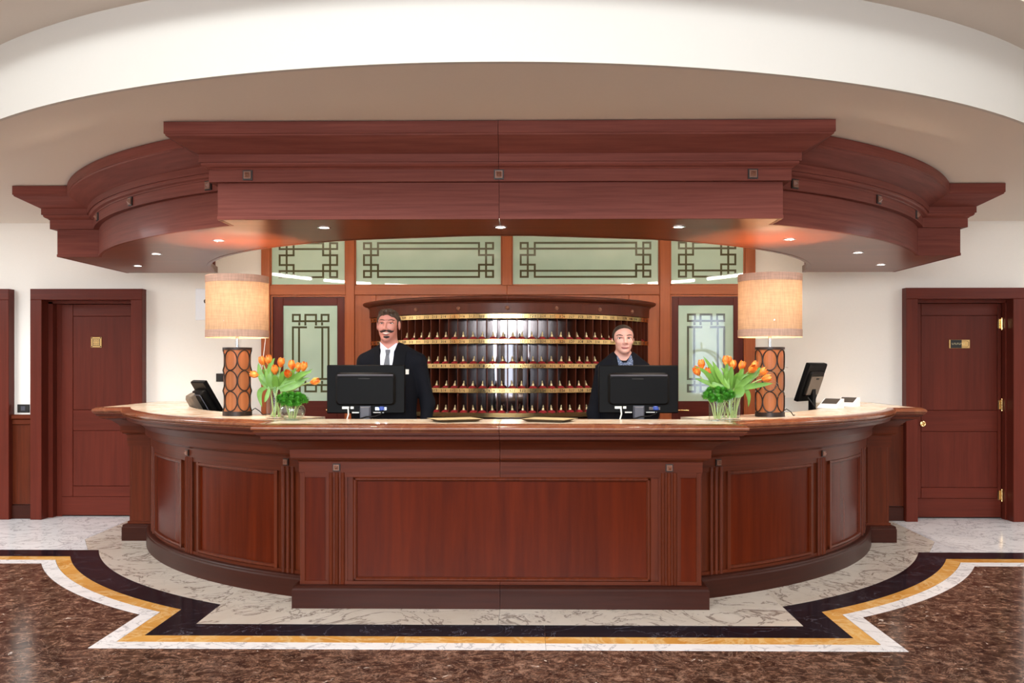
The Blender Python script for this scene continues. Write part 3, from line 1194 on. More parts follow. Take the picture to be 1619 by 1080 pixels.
flat_panel(-.915, .932, .160, .808)
for s, cxr in ((-1, -1.015), (1, 1.045)):
    q = MB()
    q.box(cxr - .065, cxr + .065, YF + .0045, YF + .02, .16, .808)
    q.build('stile', M['wood_v'], desk)
    for k in (-1, 0, 1):
        q = MB()
        reed(q, (cxr + k * .037, YF + .003), (0, -1), .026, .142, .836, .014)
        q.build('reed', M['wood_v'], desk)
    xa, xb = (cxr + s * .075, s * 1.212)
    q = MB()
    q.box(min(xa, xb), max(xa, xb), YF + .008, YF + .02, .16, .808)
    q.build('panel', M['panel'], desk)
    q = MB()
    q.cbox(min(s * 1.212, s * 1.2445), max(s * 1.212, s * 1.2445), YF - .0012, YF + .03, .142, .8375, .004)
    q.build('stile', M['wood_v'], desk)
    put_stud((cxr, 5.678, .868), (0, -1), .046, .03, desk)
# wings: reeds at three places, panel between, studs
RB = 3.28 - .041


def arc_panel(a0, a1, z0=.160, z1=.808, n=14):
    q = MB()
    q.arcbox(a0 + .4, a1 - .4, RB - .03, RB - .010, z0 + .02, z1 - .02, n)
    q.build('panel', M['panel'], desk)
    q = MB()
    w = degrees(.026 / RB)
    for b0, b1, c, d in ((a0, a0 + w, z0, z1), (a1 - w, a1, z0, z1)):
        q.arcbox(b0, b1, RB - .02, RB + .007, c, d, 1)
    for c in (z0, z1 - .026):
        A = [a0 + (a1 - a0) * i / n for i in range(n + 1)]
        q.grid([[cpt(a, RB - .02, c), cpt(a, RB + .002, c), cpt(a, RB + .008, c + .009), cpt(a, RB + .006, c + .022), cpt(a, RB - .004, c + .026), cpt(a, RB - .02, c + .026)] for a in A], closed_v=True, caps=True)
    q.build('panel_moulding', M['wood_v'], desk)


for sgn in (-1, 1):
    for ac in (25.6, 44.8):
        for k in (-1, 0, 1):
            a = sgn * (ac + k * .68)
            q = MB()
            reed(q, cpt(a, RB, 0), (sin(radians(a)), -cos(radians(a))), .027, .142, .838, .015)
            q.build('reed', M['wood_v'], desk)
        p = cpt(sgn * (ac + .2), 3.245, .868)
        put_stud(p, (sin(radians(sgn * ac)), -cos(radians(ac))), .044, .03, desk)
    for a in (61.5, 63.5):
        q = MB()
        a *= sgn
        reed(q, cpt(a, RB, 0), (sin(radians(a)), -cos(radians(a))), .03, .142, .838, .012)
        q.build('reed', M['wood_v'], desk)
    b = sorted((sgn * 27.2, sgn * 42.6))
    arc_panel(b[0], b[1], n=18)
    b = sorted((sgn * 47.0, sgn * 60.2))
    arc_panel(b[0], b[1])
    # flat end pier
    x0, x1 = 3.238, 3.085
    q = MB()
    q.cbox(min(sgn * 3.06, sgn * 3.238), max(sgn * 3.06, sgn * 3.238), 7.842, 7.87, .142, .838, .006)
    q.build('pier_panel', M['wood_v'], desk)

# counter top: stone slabs with a rounded edge
top = thing('countertop', (0, 6.8, 1.1), 'cream and amber onyx countertop with rounded red brown edge on the desk', 'countertop')
EDGE = [(.150, 1.0995), (.184, 1.0995), (.188, 1.103), (.184, 1.1065), (.176, 1.1075), (.176, 1.1105), (.190, 1.1115), (.196, 1.116), (.1975, 1.123), (.195, 1.131), (.189, 1.137), (.180, 1.1395), (.180, 1.1425), (.172, 1.146), (.160, 1.1495), (.120, 1.150), (.120, 1.0995)]
DESK.sweep('stone_edge', EDGE, M['onyx_e'], top, sharp=38)
RC = 2.93
for sgn in (-1, 1):
    P = DESK.box(.121, sgn)
    yi = CY - RC
    q = MB()
    q.prism([P[0], P[1], P[2], (sgn * .0012, 5.985), (sgn * 1.30, 5.985), (sgn * 1.33, 6.02)], 1.100, 1.150)
    q.build('stone_slab', M['onyx'], top)
    P = DESK.wing(.121, sgn)
    aa = [degrees(atan2(x, CY - y)) for x, y in P]
    brk = [2, 13, 24, 35, 46]
    for i0, i1 in zip(brk[:-1], brk[1:]):
        rows = []
        for i in range(i0, i1 + 1):
            a = aa[i]
            p0 = P[i]
            p1 = cpt(a, RC, 0)
            rows.append([(p0[0], p0[1], 1.100), (p0[0], p0[1], 1.150), (p1[0], p1[1], 1.150), (p1[0], p1[1], 1.100)])
        q = MB()
        q.grid(rows, closed_v=True, caps=True)
        q.build('stone_slab', M['onyx'], top)
    # inner corner beside the projecting centre
    q = MB()
    A0 = abs(aa[46])
    q.prism([(sgn * 1.331, 6.02), (P[46][0], P[46][1] - .0), cpt(sgn * A0, RC, 0)[:2]], 1.100, 1.1498)
    q.build('stone_slab', M['onyx'], top)
    # end slab running back towards the wall
    q = MB()
    p2 = P[2]
    pi_ = cpt(sgn * abs(aa[2]), RC, 0)
    q.prism([(P[1][0], P[1][1]), (p2[0], p2[1]), (pi_[0], pi_[1]), cpt(sgn * 80, RC, 0)[:2], (sgn * 2.9, 8.60), (sgn * 2.9, YW - .06), (P[1][0], YW - .06)], 1.100, 1.150)
    q.build('stone_slab', M['onyx'], top)
# work surface behind the counter
wd = desk
q = MB()
q.arcbox(-80, -26, 2.62, 2.925, .93, .96, 30).arcbox(26, 80, 2.62, 2.925, .93, .96, 30)
q.box(-1.28, 1.28, 5.99, 6.15, .93, .96)
q.build('work_top', M['dark'], wd)
q = MB()
q.arcbox(-80, -26, 2.89, 2.928, 0, 1.099, 30).arcbox(26, 80, 2.89, 2.928, 0, 1.099, 30)
q.box(-1.30, 1.30, 5.96, 5.99, 0, 1.098)
q.build('back_board', M['wood_v'], wd)

# ================================================================== THE KEY RACK
KC, KR, KI, KA = 9.44, 1.46, 1.27, 66.5
rack = thing('key_rack', (0, 8.4, 0), 'bowed mahogany key rack of numbered pigeonholes with brass shelf strips', 'key rack')


def kp(a, r, z):
    a = radians(a)
    return (r * sin(a), KC - r * cos(a), z)


def kbox(m, a0, a1, r0, r1, z0, z1, n=40):
    A = [a0 + (a1 - a0) * i / n for i in range(n + 1)]
    return m.grid([[kp(a, r0, z0), kp(a, r1, z0), kp(a, r1, z1), kp(a, r0, z1)] for a in A], closed_v=True, caps=True)


def kprof(nm, prof, mat, n=48, a0=-KA, a1=KA):
    q = MB()
    A = [a0 + (a1 - a0) * i / n for i in range(n + 1)]
    q.grid([[kp(a, KR + o, z) for o, z in prof] for a in A], closed_v=True, caps=True)
    return q.build(nm, mat, rack)


SZ = [1.932, 1.712, 1.497, 1.281, 1.067]      # strip centres, top to bottom
NCOL = 38
PA = 2 * KA / NCOL
q = MB()
kbox(q, -KA, KA, .6, KR - .02, 0, 1.03)
q.build('base_cabinet', M['rack'], rack)
kprof('frieze', [(.012, 1.957), (.012, 2.045), (-.2, 2.045), (-.2, 1.957)], M['rack'])
for a0, a1 in ((-KA - 1, -.03), (.03, KA + 1)):
    kprof('cornice', [(.016, 2.045), (.02, 2.058), (.05, 2.064), (.066, 2.074), (.072, 2.084), (.07, 2.096), (.055, 2.106), (-.3, 2.106), (-.3, 2.045)], M['rack'], 30, a0, a1)
q = MB()
kbox(q, -KA, KA, KI - .01, KI, 1.03, 1.96)
q.build('mirror_back', M['mirror'], rack)
for k, z in enumerate(SZ):
    q = MB()
    kbox(q, -KA, KA, KI, KR - .004, z - .014, z + .014)
    q.build('shelf', M['rack'], rack)
    kprof('brass_strip', [(.0, z - .021), (.004, z - .019), (.004, z + .019), (.0, z + .021), (-.006, z + .021), (-.006, z - .021)], M['brass'])
for zi in range(4):
    z0, z1 = SZ[zi + 1] + .014, SZ[zi] - .014
    for i in range(NCOL + 1):
        a = -KA + PA * i
        w = .14 if i not in (0, NCOL) else .3
        q = MB()
        kbox(q, a - w, a + w, KI, KR - .003, z0, z1, 1)
        q.build('divider', M['rack'], rack)
for a in (-51, -34, -17, 0, 17, 34, 51):
    p = kp(a, KR + .012, 2.0)
    q = MB()
    q.ball(p, (.02, .02, .02), 8, 4)
    q.build('stud', M['bronze'], rack)
# engraved room numbers along each strip
GLY = {}
for ch in '0123456789':
    cu = bpy.data.curves.new('g', 'FONT')
    cu.body = ch
    cu.size = 1.0
    ob = bpy.data.objects.new('g', cu)
    me = ob.to_mesh()
    GLY[ch] = ([tuple(v.co) for v in me.vertices], [tuple(p.vertices) for p in me.polygons])
    ob.to_mesh_clear()
    bpy.data.objects.remove(ob)
    bpy.data.curves.remove(cu)


def digits(m, s, a0, z, size):
    wd_ = size * .58
    for k, ch in enumerate(s):
        vs, fs = GLY[ch]
        u0 = (k - len(s) / 2) * wd_
        m.add([kp(a0 + degrees((u0 + x * size) / KR), KR + .0046, z + (y - .35) * size) for x, y, _ in vs], fs)


for k, z in enumerate(SZ[:4]):
    q = MB()
    base = [202, 302, 402, 502][k]
    for i in range(NCOL):
        digits(q, str(base + i), -KA + PA * (i + .5), z, .032)
    o = q.build('room_numbers', M['ink'], rack, fix=False)
    o['kind'] = 'stuff'

# key fobs: turned brass weights standing on dark red tassels
ROW = ['top', 'second', 'third', 'bottom']
fq = MB()
fq.lathe([(.0005, .018), (.016, .018), (.017, .020), (.013, .024), (.012, .034), (.0085, .042), (.0055, .046), (.0075, .050), (.0075, .056), (.004, .060), (.0045, .066), (.0005, .069)], 0, 0, 14)
fob_me = fq.mesh('key_weight', M['brass_d'])
tq = MB()
tq.lathe([(.0005, .024), (.014, .023), (.027, .015), (.036, .002), (.036, -.004), (.0005, -.004)], 0, 0, 16)
for k in range(22):
    a = 2 * pi * k / 22
    tq.tube([(.022 * cos(a), .022 * sin(a), .017), (.036 * cos(a), .036 * sin(a), .003), (.037 * cos(a + .06), .037 * sin(a + .06), -.002 + .004 * random.random())], .0028, 4)
tas_me = tq.mesh('tassel', M['red'])
HID = [[(586, 636), (966, 1006)], [(560, 668), (944, 1032)], [(518, 673), (932, 1075)], [(516, 673), (929, 1075)]]


def px_of(X, Y, Z):
    c, s = cos(.0143), sin(.0143)
    xc, zc = (X - .155) * c + Y * s, Y * c - (X - .155) * s
    return 809.5 + 1450 * xc / zc


for r in range(4):
    for i in range(NCOL):
        a = -KA + PA * (i + .5)
        rr = KR - .037 + random.uniform(-.006, .006)
        p = kp(a + random.uniform(-.3, .3), rr, SZ[r + 1] + .0185)
        x = px_of(*p)
        if any(l < x < h for l, h in HID[r]) or abs(a) > 63:
            continue
        if i < NCOL // 2:
            where = '%s hole left of centre seam' % ORD[NCOL // 2 - 1 - i]
        else:
            where = '%s hole right of centre seam' % ORD[i - NCOL // 2]
        o = thing('key_fob', p, 'brass key fob with dark red tassel, %s row, %s' % (ROW[r], where), 'key fob', 'key fobs in the rack', random.uniform(0, 6))
        for nm, me in (('brass_weight', fob_me), ('tassel', tas_me)):
            c = bpy.data.objects.new(nm, me)
            COL.objects.link(c)
            c.parent = o
            if nm == 'brass_weight':
                c.rotation_euler = (random.uniform(-.12, .12), random.uniform(-.12, .12), 0)

# ================================================================== TABLE LAMPS
ZC = 1.150


def lamp(x, y, label, phase, cord):
    r = thing('table_lamp', (x, y, ZC), label, 'lamp', 'table lamps on the counter')
    R_ = .094
    q = MB()
    q.lathe([(R_ - .002, ZC + .028), (R_ - .002, ZC + .462)], x, y, 40)
    q.build('base_cylinder', M['lampwood'], r)
    q = MB()
    q.lathe([(.001, ZC + .0005), (R_ + .006, ZC + .0005), (R_ + .006, ZC + .030), (R_ - .003, ZC + .031)], x, y, 40)
    q.build('foot_ring', M['iron'], r)
    q = MB()
    q.lathe([(R_ - .003, ZC + .459), (R_ + .006, ZC + .460), (R_ + .006, ZC + .476), (.001, ZC + .478)], x, y, 40)
    q.build('top_ring', M['iron'], r)
    for row in range(3):
        for k in range(6):
            a0 = phase + 2 * pi * k / 6
            pts = []
            for t in np.linspace(0, 2 * pi, 29)[:-1]:
                aa = a0 + .048 / R_ * cos(t)
                pts.append((x + (R_ + .002) * sin(aa), y - (R_ + .002) * cos(aa), ZC + .1025 + row * .1425 + .0695 * sin(t)))
            q = MB()
            q.tube(pts, .0042, 6, closed=True)
            q.build('oval_ring', M['iron'], r)
    q = MB()
    q.tube([(x, y, ZC + .476), (x, y, ZC + .60)], .012, 12)
    q.tube([(x, y, ZC + .60), (x, y, ZC + .66)], .018, 12)
    q.build('stem', M['chrome'], r)
    q = MB()
    q.ball((x, y, ZC + .715), (.033, .033, .045), 14, 10)
    q.build('bulb', M['bulb'], r)
    z0, z1, rs = ZC + .545, ZC + .975, .213
    q = MB()
    q.lathe([(rs, z0), (rs, z1)], x, y, 56)
    sh = q.build('lamp_shade', M['shade'], r, fix=False)
    for a, b in ((z0, z0 + .052), (z1 - .05, z1)):
        q = MB()
        q.lathe([(rs + .0012, a), (rs + .0025, a + .002), (rs + .0025, b - .002), (rs + .0012, b)], x, y, 56)
        q.build('shade_band', M['shade_trim'], sh, fix=False)
    q = MB()
    for k in range(3):
        a = 2 * pi * k / 3 + .4
        q.tube([(x, y, ZC + .655), (x + rs * cos(a), y + rs * sin(a), ZC + .655)], .003, 6)
    q.build('shade_carrier', M['chrome'], sh)
    q = MB()
    if cord:
        q.tube([(x + .205, y - .03, z0 + .02), (x + .203, y - .02, z0 - .02), (x + .19, y - .01, z0 - .10), (x + .172, y, z0 - .22), (x + .165, y, z0 - .30)], .0022, 6)
        q.build('pull_cord', M['white_pl'], r)
        q = MB()
    q.tube([(x + .09, y + .02, ZC + .03), (x + .12, y + .02, ZC + .05), (x + .15, y + .02, ZC + .03), (x + .17, y + .03, ZC + .005), (x + .2, y + .10, ZC + .004)], .0035, 6)
    q.build('power_cord', M['ink'], r)
    point('lamp_light', (x + .03, y, ZC + .80), 32, (1.0, 0.78, 0.57), .04)


lamp(-1.862, 6.40, 'left table lamp, drum shade over a cylinder with two facing columns of ovals', radians(47.5), True)
lamp(1.84, 6.34, 'right table lamp, drum shade over a cylinder with one centred column of ovals', radians(-15), False)

# ================================================================== FLOWERS
SCL = 6.0 / 1450


def vase(x, y, r_, h, label, water):
    o = thing('tulip_vase', (x, y, ZC), label, 'vase', 'tall tulip vases')
    q = MB()
    q.lathe([(.001, ZC + .0005), (r_, ZC + .0005), (r_, ZC + h)], x, y, 36)
    q.build('outer_glass', M['glass'], o, fix=False)
    q = MB()
    q.lathe([(r_, ZC + h - .003), (r_ + .0015, ZC + h), (r_ - .001, ZC + h + .002), (r_ - .003, ZC + h)], x, y, 36)
    q.build('rim', M['glass'], o)
    q = MB()
    q.lathe([(.001, ZC + .012), (r_ - .004, ZC + .012)], x, y, 36)
    q.build('thick_base', M['glass'], o, fix=False)
    q = MB()
    q.lathe([(.001, ZC + water), (r_ - .004, ZC + water)], x, y, 36)
    q.build('water', M['water'], o, fix=False)
    return o


def frame_of(d):
    d = np.array(d, float)
    d /= np.linalg.norm(d)
    u = np.array([0, 0, 1.0]) if abs(d[2]) < .9 else np.array([0, 1.0, 0])
    a = np.cross(d, u)
    a /= np.linalg.norm(a)
    return a, np.cross(a, d), d


def bloom(parent, p, d, L=.062, Rb=.022, opn=.0, seed=0):
    """cup of three inner petals with three outer petals as separate pieces"""
    rnd = random.Random(seed)
    a, b, d = frame_of(d)
    p = np.array(p)
    inner = MB()
    outs = []
    for ring in range(2):
        for k in range(3):
            th0 = 2 * pi * (k / 3 + ring / 6) + rnd.uniform(-.1, .1)
            rows = []
            for i in range(8):
                t = i / 7
                w = sin(pi * min(1, t * .92 + .06)) ** .7 * .78
                rad = Rb * (.25 + 1.0 * sin(min(1, t * 1.5) * pi / 2)) * (1 - (.42 - opn) * max(0, t - .45) / .55) + (.0022 if ring else 0)
                row = []
                for j in range(5):
                    th = th0 + (j - 2) / 2 * w
                    bulge = -.0025 * abs(j - 2) * (1 - t)
                    row.append(tuple(p + d * (L * t + bulge + rnd.uniform(-.001, .001)) + rad * (cos(th) * a + sin(th) * b)))
                rows.append(row)
            m = inner if not ring else MB()
            m.grid(rows)
            if ring:
                outs.append(m)
    bo = inner.build('bloom', M['tulip'], parent, sharp=60, fix=False)
    for m in outs:
        m.build('petal', M['tulip'], bo, sharp=60, fix=False)


def blade(m, pts, w, fold=.25):
    """leaf along a curve with tapering width"""
    P = [np.array(p, float) for p in pts]
    # resample by Catmull-like quadratic
    Q = []
    n = 12
    for i in range(n + 1):
        t = i / n
        Q.append((1 - t) ** 2 * P[0] + 2 * t * (1 - t) * P[1] + t * t * P[2])
    rows = []
    for i in range(n + 1):
        t = i / n
        tg = Q[min(i + 1, n)] - Q[max(i - 1, 0)]
        tg /= np.linalg.norm(tg) + 1e-9
        s = np.cross(tg, np.array([.25, -1, .15]))
        s /= np.linalg.norm(s) + 1e-9
        nn = np.cross(s, tg)
        ww = w * (sin(pi * min(1, .12 + .88 * t)) ** .75) * .5
        rows.append([tuple(Q[i] - s * ww + nn * ww * fold), tuple(Q[i]), tuple(Q[i] + s * ww + nn * ww * fold)])
    m.grid(rows)


def bouquet(x, y, specs, hv, side, anchors, extra):
    """specs: (px, pz, dx, dz, dy, open, label) bloom base relative to vase centre in metres"""
    rnd = random.Random(int(abs(x) * 1000))
    for k, (bx, bz, dx, dy, dz, op, label) in enumerate(specs):
        foot = (x + rnd.uniform(-.042, .042), y + rnd.uniform(-.03, .03), ZC + .013)
        o = thing('tulip', foot, label, 'tulip', 'orange tulips')
        by = y + dy * .05 + rnd.uniform(-.025, .02)
        end = np.array([x + bx, by, ZC + bz])
        d = np.array([dx, dy, dz], float)
        d /= np.linalg.norm(d)
        start = end - d * .012
        neck = np.array([x - np.sign(bx) * .01 + bx * .30, y + rnd.uniform(-.02, .02), ZC + hv * .98])
        P0 = np.array(foot)
        pts = []
        P = [P0, neck, start - d * .05, start]
        for i in range(15):
            t = i / 14
            pts.append(tuple((1 - t) ** 3 * P[0] + 3 * t * (1 - t) ** 2 * P[1] + 3 * t * t * (1 - t) * P[2] + t ** 3 * P[3]))
        q = MB()
        q.tube(pts, .0048, 6)
        q.build('stem', M['stem'], o)
        bloom(o, tuple(start), d, L=.058 + .006 * rnd.random(), Rb=.0195, opn=op, seed=k + int(x * 10))
        # one or two leaves springing from the stem
        for j in range(1 if k % 3 else 2):
            b0 = np.array(pts[5 + j])
            out = np.array([bx * .6 + rnd.uniform(-.05, .05), rnd.uniform(-.06, .03), 0])
            tip = b0 + out + np.array([0, 0, rnd.uniform(.09, .17)])
            midp = (b0 + tip) / 2 + np.array([-out[0] * .35, -.02, .04])
            q = MB()
            blade(q, [b0, midp, tip], rnd.uniform(.03, .045))
            q.build('leaf', M['leaf'], o, sharp=80, fix=False)
        for pts3, w, owner in extra:
            if owner == k:
                q = MB()
                blade(q, [(x + a, y - .03 + c, ZC + b) for a, b, c in pts3], w)
                q.build('leaf', M['leaf'], o, sharp=80, fix=False)


vx, vy = -1.487, 6.03
vase(vx, vy, .066, .21, 'tall clear glass tulip vase beside the left lamp', .105)


def L_(u, v):   # crop pixel of the left bouquet -> offset from vase centre
    return ((u - 415) * SCL / 7.714, (935 - v) * SCL / 7.714)


LS = [(258, 250, -.35, -.1, 1, .0, 'orange tulip standing upright at left, half behind leaves, close to the left lamp'),
      (335, 245, .0, -.2, 1, .0, 'tallest orange tulip of the left vase, near the lamp'),
      (480, 275, .15, -.1, 1, .1, 'orange tulip leaning right behind a pointed leaf, left vase'),
      (418, 365, .0, -.4, 1, .0, 'small orange tulip low in the front of the left vase'),
      (605, 305, -.05, -.1, 1, .0, 'orange tulip in the left half of the close pair, left vase'),
      (680, 330, .2, 0, 1, .1, 'orange tulip half hidden behind its neighbour, left vase'),
      (760, 325, .25, -.2, 1, .05, 'large orange tulip high on the right of the left vase'),
      (585, 405, .05, -1, .5, .3, 'open orange tulip facing the viewer, left vase'),
      (865, 485, 1, -.2, .25, .05, 'drooping orange tulip pointing right, left vase'),
      (190, 395, -1, -.15, .15, .0, 'orange tulip lying out to the left across the lamp base')]
bouquet(vx, vy, [L_(u, v) + (dx, dy, dz, op, lb) for u, v, dx, dy, dz, op, lb in LS], .21, -1, None,
        [([(-.06, .20, 0), (-.13, .20, 0), (-.085, .075, 0)], .034, 0), ([(-.01, .2, 0), (-.06, .34, 0), (.0, .40, 0)], .04, 1),
         ([(.02, .2, -.02), (.10, .22, 0), (.25, .33, 0)], .034, 6), ([(-.02, .2, 0), (-.05, .30, -.02), (-.04, .34, 0)], .045, 3),
         ([(-.04, .2, 0), (-.1, .25, 0), (-.11, .37, 0)], .042, 0), ([(.04, .2, -.02), (.1, .25, 0), (.13, .30, 0)], .05, 5),
         ([(.04, .19, -.03), (.12, .21, 0), (.2, .25, 0)], .046, 7), ([(-.03, .2, -.03), (-.04, .14, -.05), (-.055, .11, -.05)], .026, 3)])
wx, wy = 1.482, 5.96
vase(wx, wy, .066, .20, 'tall clear glass tulip vase beside the right lamp', .07)


def R_(u, v):
    return ((u - 655) * SCL / 8.306, (955 - v) * SCL / 8.306)


RSx = [(225, 355, -.5, -.5, .8, .25, 'big open orange tulip at the far left of the right vase'),
       (295, 265, -.15, 0, 1, .05, 'small orange tulip behind the big open one, right vase'),
       (362, 365, -.05, -.3, 1, .0, 'pale orange tulip bud low on the left of the right vase'),
       (590, 215, .0, -.1, 1, .0, 'tallest orange tulip standing in the middle of the right vase'),
       (640, 225, .15, .2, 1, .0, 'orange tulip tucked behind the tallest one, right vase'),
       (695, 270, .1, 0, 1, .0, 'small upright orange tulip right of the tallest, right vase'),
       (790, 285, .3, -.2, 1, .1, 'ruffled orange tulip right of centre, right vase'),
       (890, 320, .5, -.8, .5, .25, 'open orange tulip facing the viewer, right vase'),
       (965, 285, .4, 0, .9, .1, 'yellow tinged orange tulip at the back, right vase'),
       (1050, 355, .8, -.1, .6, .1, 'orange tulip leaning right in front of the lamp, upper of two'),
       (1080, 425, 1, -.3, .25, .1, 'orange tulip leaning right in front of the lamp, lower of two')]
bouquet(wx, wy, [R_(u, v) + (dx, dy, dz, op, lb) for u, v, dx, dy, dz, op, lb in RSx], .20, 1, None,
        [([(.05, .2, 0), (.13, .21, 0), (.11, .08, 0)], .034, 6), ([(.03, .2, -.02), (.14, .22, 0), (.27, .235, 0)], .036, 10),
         ([(-.02, .2, -.02), (-.05, .26, 0), (-.02, .38, 0)], .04, 3), ([(-.05, .19, 0), (-.1, .3, 0), (-.18, .41, 0)], .036, 1),
         ([(-.03, .2, -.03), (-.1, .22, 0), (-.24, .27, 0)], .036, 0), ([(.02, .2, -.03), (.06, .28, 0), (.08, .36, 0)], .035, 6),
         ([(.03, .2, -.03), (.1, .26, 0), (.17, .31, 0)], .04, 7), ([(.01, .16, -.05), (.05, .18, -.055), (.055, .225, -.05)], .07, 5),
         ([(-.02, .2, -.03), (-.08, .28, 0), (-.12, .38, 0)], .04, 2)])
# dry curly twigs in the right vase
tw = MB()
rnd = random.Random(5)
for k in range(9):
    a = rnd.uniform(-.3, 1.0)
    pts = [(wx + .02, wy, ZC + .15)]
    dx, dz = .02 + .02 * a, .03
    for i in range(12):
        pts.append((pts[-1][0] + dx, pts[-1][1] - .004 + rnd.uniform(-.006, .006), pts[-1][2] + dz))
        dx += rnd.uniform(-.006, .004)
        dz -= rnd.uniform(.002, .008) if k % 2 else rnd.uniform(.0, .005)
    tw.tube(pts, .0009, 4)
to = tw.build('twig', M['twig'], None, origin=(wx, wy, ZC + .15))
tag(to, 'thin dry curly twigs arching out of the right tulip vase over the lamp', 'twigs', None, 'stuff')


def pompom_mesh(seed):
    rnd_ = random.Random(seed)
    m_ = MB()
    m_.ball((0, 0, 0), .019, 10, 7)
    for i in range(300):
        z = rnd_.uniform(-.75, 1)
        t = rnd_.uniform(0, 2 * pi)
        s = sqrt(1 - z * z)
        d = np.array([s * cos(t), s * sin(t), z])
        a, b, _ = frame_of(d)
        r0, r1 = .015, .034 + rnd_.uniform(-.003, .003)
        bend = (a * rnd_.uniform(-1, 1) + b * rnd_.uniform(-1, 1)) * .006
        w = .0028
        m_.add([d * r0 - a * w, d * r0 + a * w, d * (r1 * .8) + bend * .4 + a * w * .9, d * (r1 * .8) + bend * .4 - a * w * .9, d * r1 + bend], [(0, 1, 2, 3), (3, 2, 4)])
    return m_.mesh('pompom', M['pompom'])


PM = [pompom_mesh(k) for k in range(3)]


def pompoms(x, y, spots, z0, names, grp):
    for k, ((dx, dy, dz), nm) in enumerate(zip(spots, names)):
        o = thing('green_dianthus', (x + dx * .25, y + dy * .25, z0), nm, 'flower', grp)
        h = bpy.data.objects.new('flower_head', PM[k % 3])
        COL.objects.link(h)
        h.parent = o
        h.location = (dx * .75, dy * .75, ZC + dz - z0)
        h.rotation_euler = (random.uniform(-.4, .4), random.uniform(-.4, .4), random.uniform(0, 6))
        q = MB()
        q.tube([(x + dx * .25, y + dy * .25, z0), (x + dx * .5, y + dy * .5, ZC + dz * .6), (x + dx, y + dy, ZC + dz)], .003, 6)
        q.build('stem', M['stem'], o)


bx, by = -1.335, 5.85
o = thing('glass_bowl', (bx, by, ZC), 'squat round clear glass bowl of green flowers beside the left tulip vase', 'bowl')
q = MB()
q.lathe([(.001, ZC + .0005), (.045, ZC + .0005), (.072, ZC + .022), (.084, ZC + .055), (.080, ZC + .078), (.070, ZC + .094)], bx, by, 36)
q.build('outer_glass', M['glass'], o, fix=False)
q = MB()
q.lathe([(.066, ZC + .094), (.074, ZC + .079), (.078, ZC + .055), (.066, ZC + .024), (.042, ZC + .006), (.001, ZC + .006)], bx, by, 36)
q.build('inner_glass', M['glass'], o, fix=False)
q = MB()
q.lathe([(.001, ZC + .05), (.076, ZC + .05)], bx, by, 30)
q.build('water', M['water'], o, fix=False)
sp = [(-.075, 0, .135), (-.045, -.035, .118), (0, -.045, .115), (.045, -.04, .118), (.078, -.005, .130), (-.04, -.01, .150), (.0, -.015, .155), (.04, -.01, .150), (-.01, .04, .14), (.05, .04, .138)]
nm = ['green pompom flower at the left end of the left bowl', 'green pompom flower low at front left of the left bowl', 'green pompom flower low in front of the left bowl',
      'green pompom flower low at front right of the left bowl', 'green pompom flower at the right end of the left bowl', 'green pompom flower on top at left of the left bowl',
      'green pompom flower at the very top of the left bowl', 'green pompom flower on top at right of the left bowl', 'green pompom flower at the back left of the left bowl', 'green pompom flower at the back right of the left bowl']
pompoms(bx, by, sp, ZC + .012, nm, 'green flowers in the left bowl')
cx_, cy_ = 1.372, 5.83
o = thing('glass_beaker', (cx_, cy_, ZC), 'low straight clear glass beaker of green flowers in front of the right tulip vase', 'vase')
q = MB()
q.lathe([(.001, ZC + .0005), (.052, ZC + .0005), (.052, ZC + .132)], cx_, cy_, 32)
q.build('outer_glass', M['glass'], o, fix=False)
q = MB()
q.lathe([(.001, ZC + .07), (.049, ZC + .07)], cx_, cy_, 30)
q.build('water', M['water'], o, fix=False)
sp = [(-.07, 0, .158), (-.035, -.03, .145), (.005, -.04, .140), (.05, -.02, .150), (.085, .0, .165), (-.045, .0, .185), (.0, -.005, .190), (.04, .0, .185)]
nm = ['green pompom flower at the left end of the right beaker', 'green pompom flower low at front left of the right beaker', 'green pompom flower low in front of the right beaker',
      'green pompom flower low at front right of the right beaker', 'green pompom flower at the right end of the right beaker', 'green pompom flower on top at left of the right beaker',
      'green pompom flower at the very top of the right beaker', 'green pompom flower on top at right of the right beaker']
pompoms(cx_, cy_, sp, ZC + .012, nm, 'green flowers in the right beaker')

# ================================================================== MONITORS
def rbox(m, x0, x1, z0, z1, y0, y1, r, back=0.0):
    """rounded upright block; front face at y0 inset by back on every side"""
    def ring(xa, xb, za, zb, y, rr):
        pts = []
        for cx, cz, a0 in ((xb - rr, zb - rr, 0), (xa + rr, zb - rr, 90), (xa + rr, za + rr, 180), (xb - rr, za + rr, 270)):
            for k in range(5):
                a = radians(a0 + 22.5 * k)
                pts.append((cx + rr * cos(a), y, cz + rr * sin(a)))
        return pts
    b = back
    rows = [ring(x0, x1, z0, z1, y1, r), ring(x0, x1, z0, z1, (y0 + y1) / 2 if not b else y0 + b, r), ring(x0 + b, x1 - b, z0 + b, z1 - b, y0, max(r - b * .3, .002))]
    m.grid(rows, closed_v=True, caps=True)
    return m


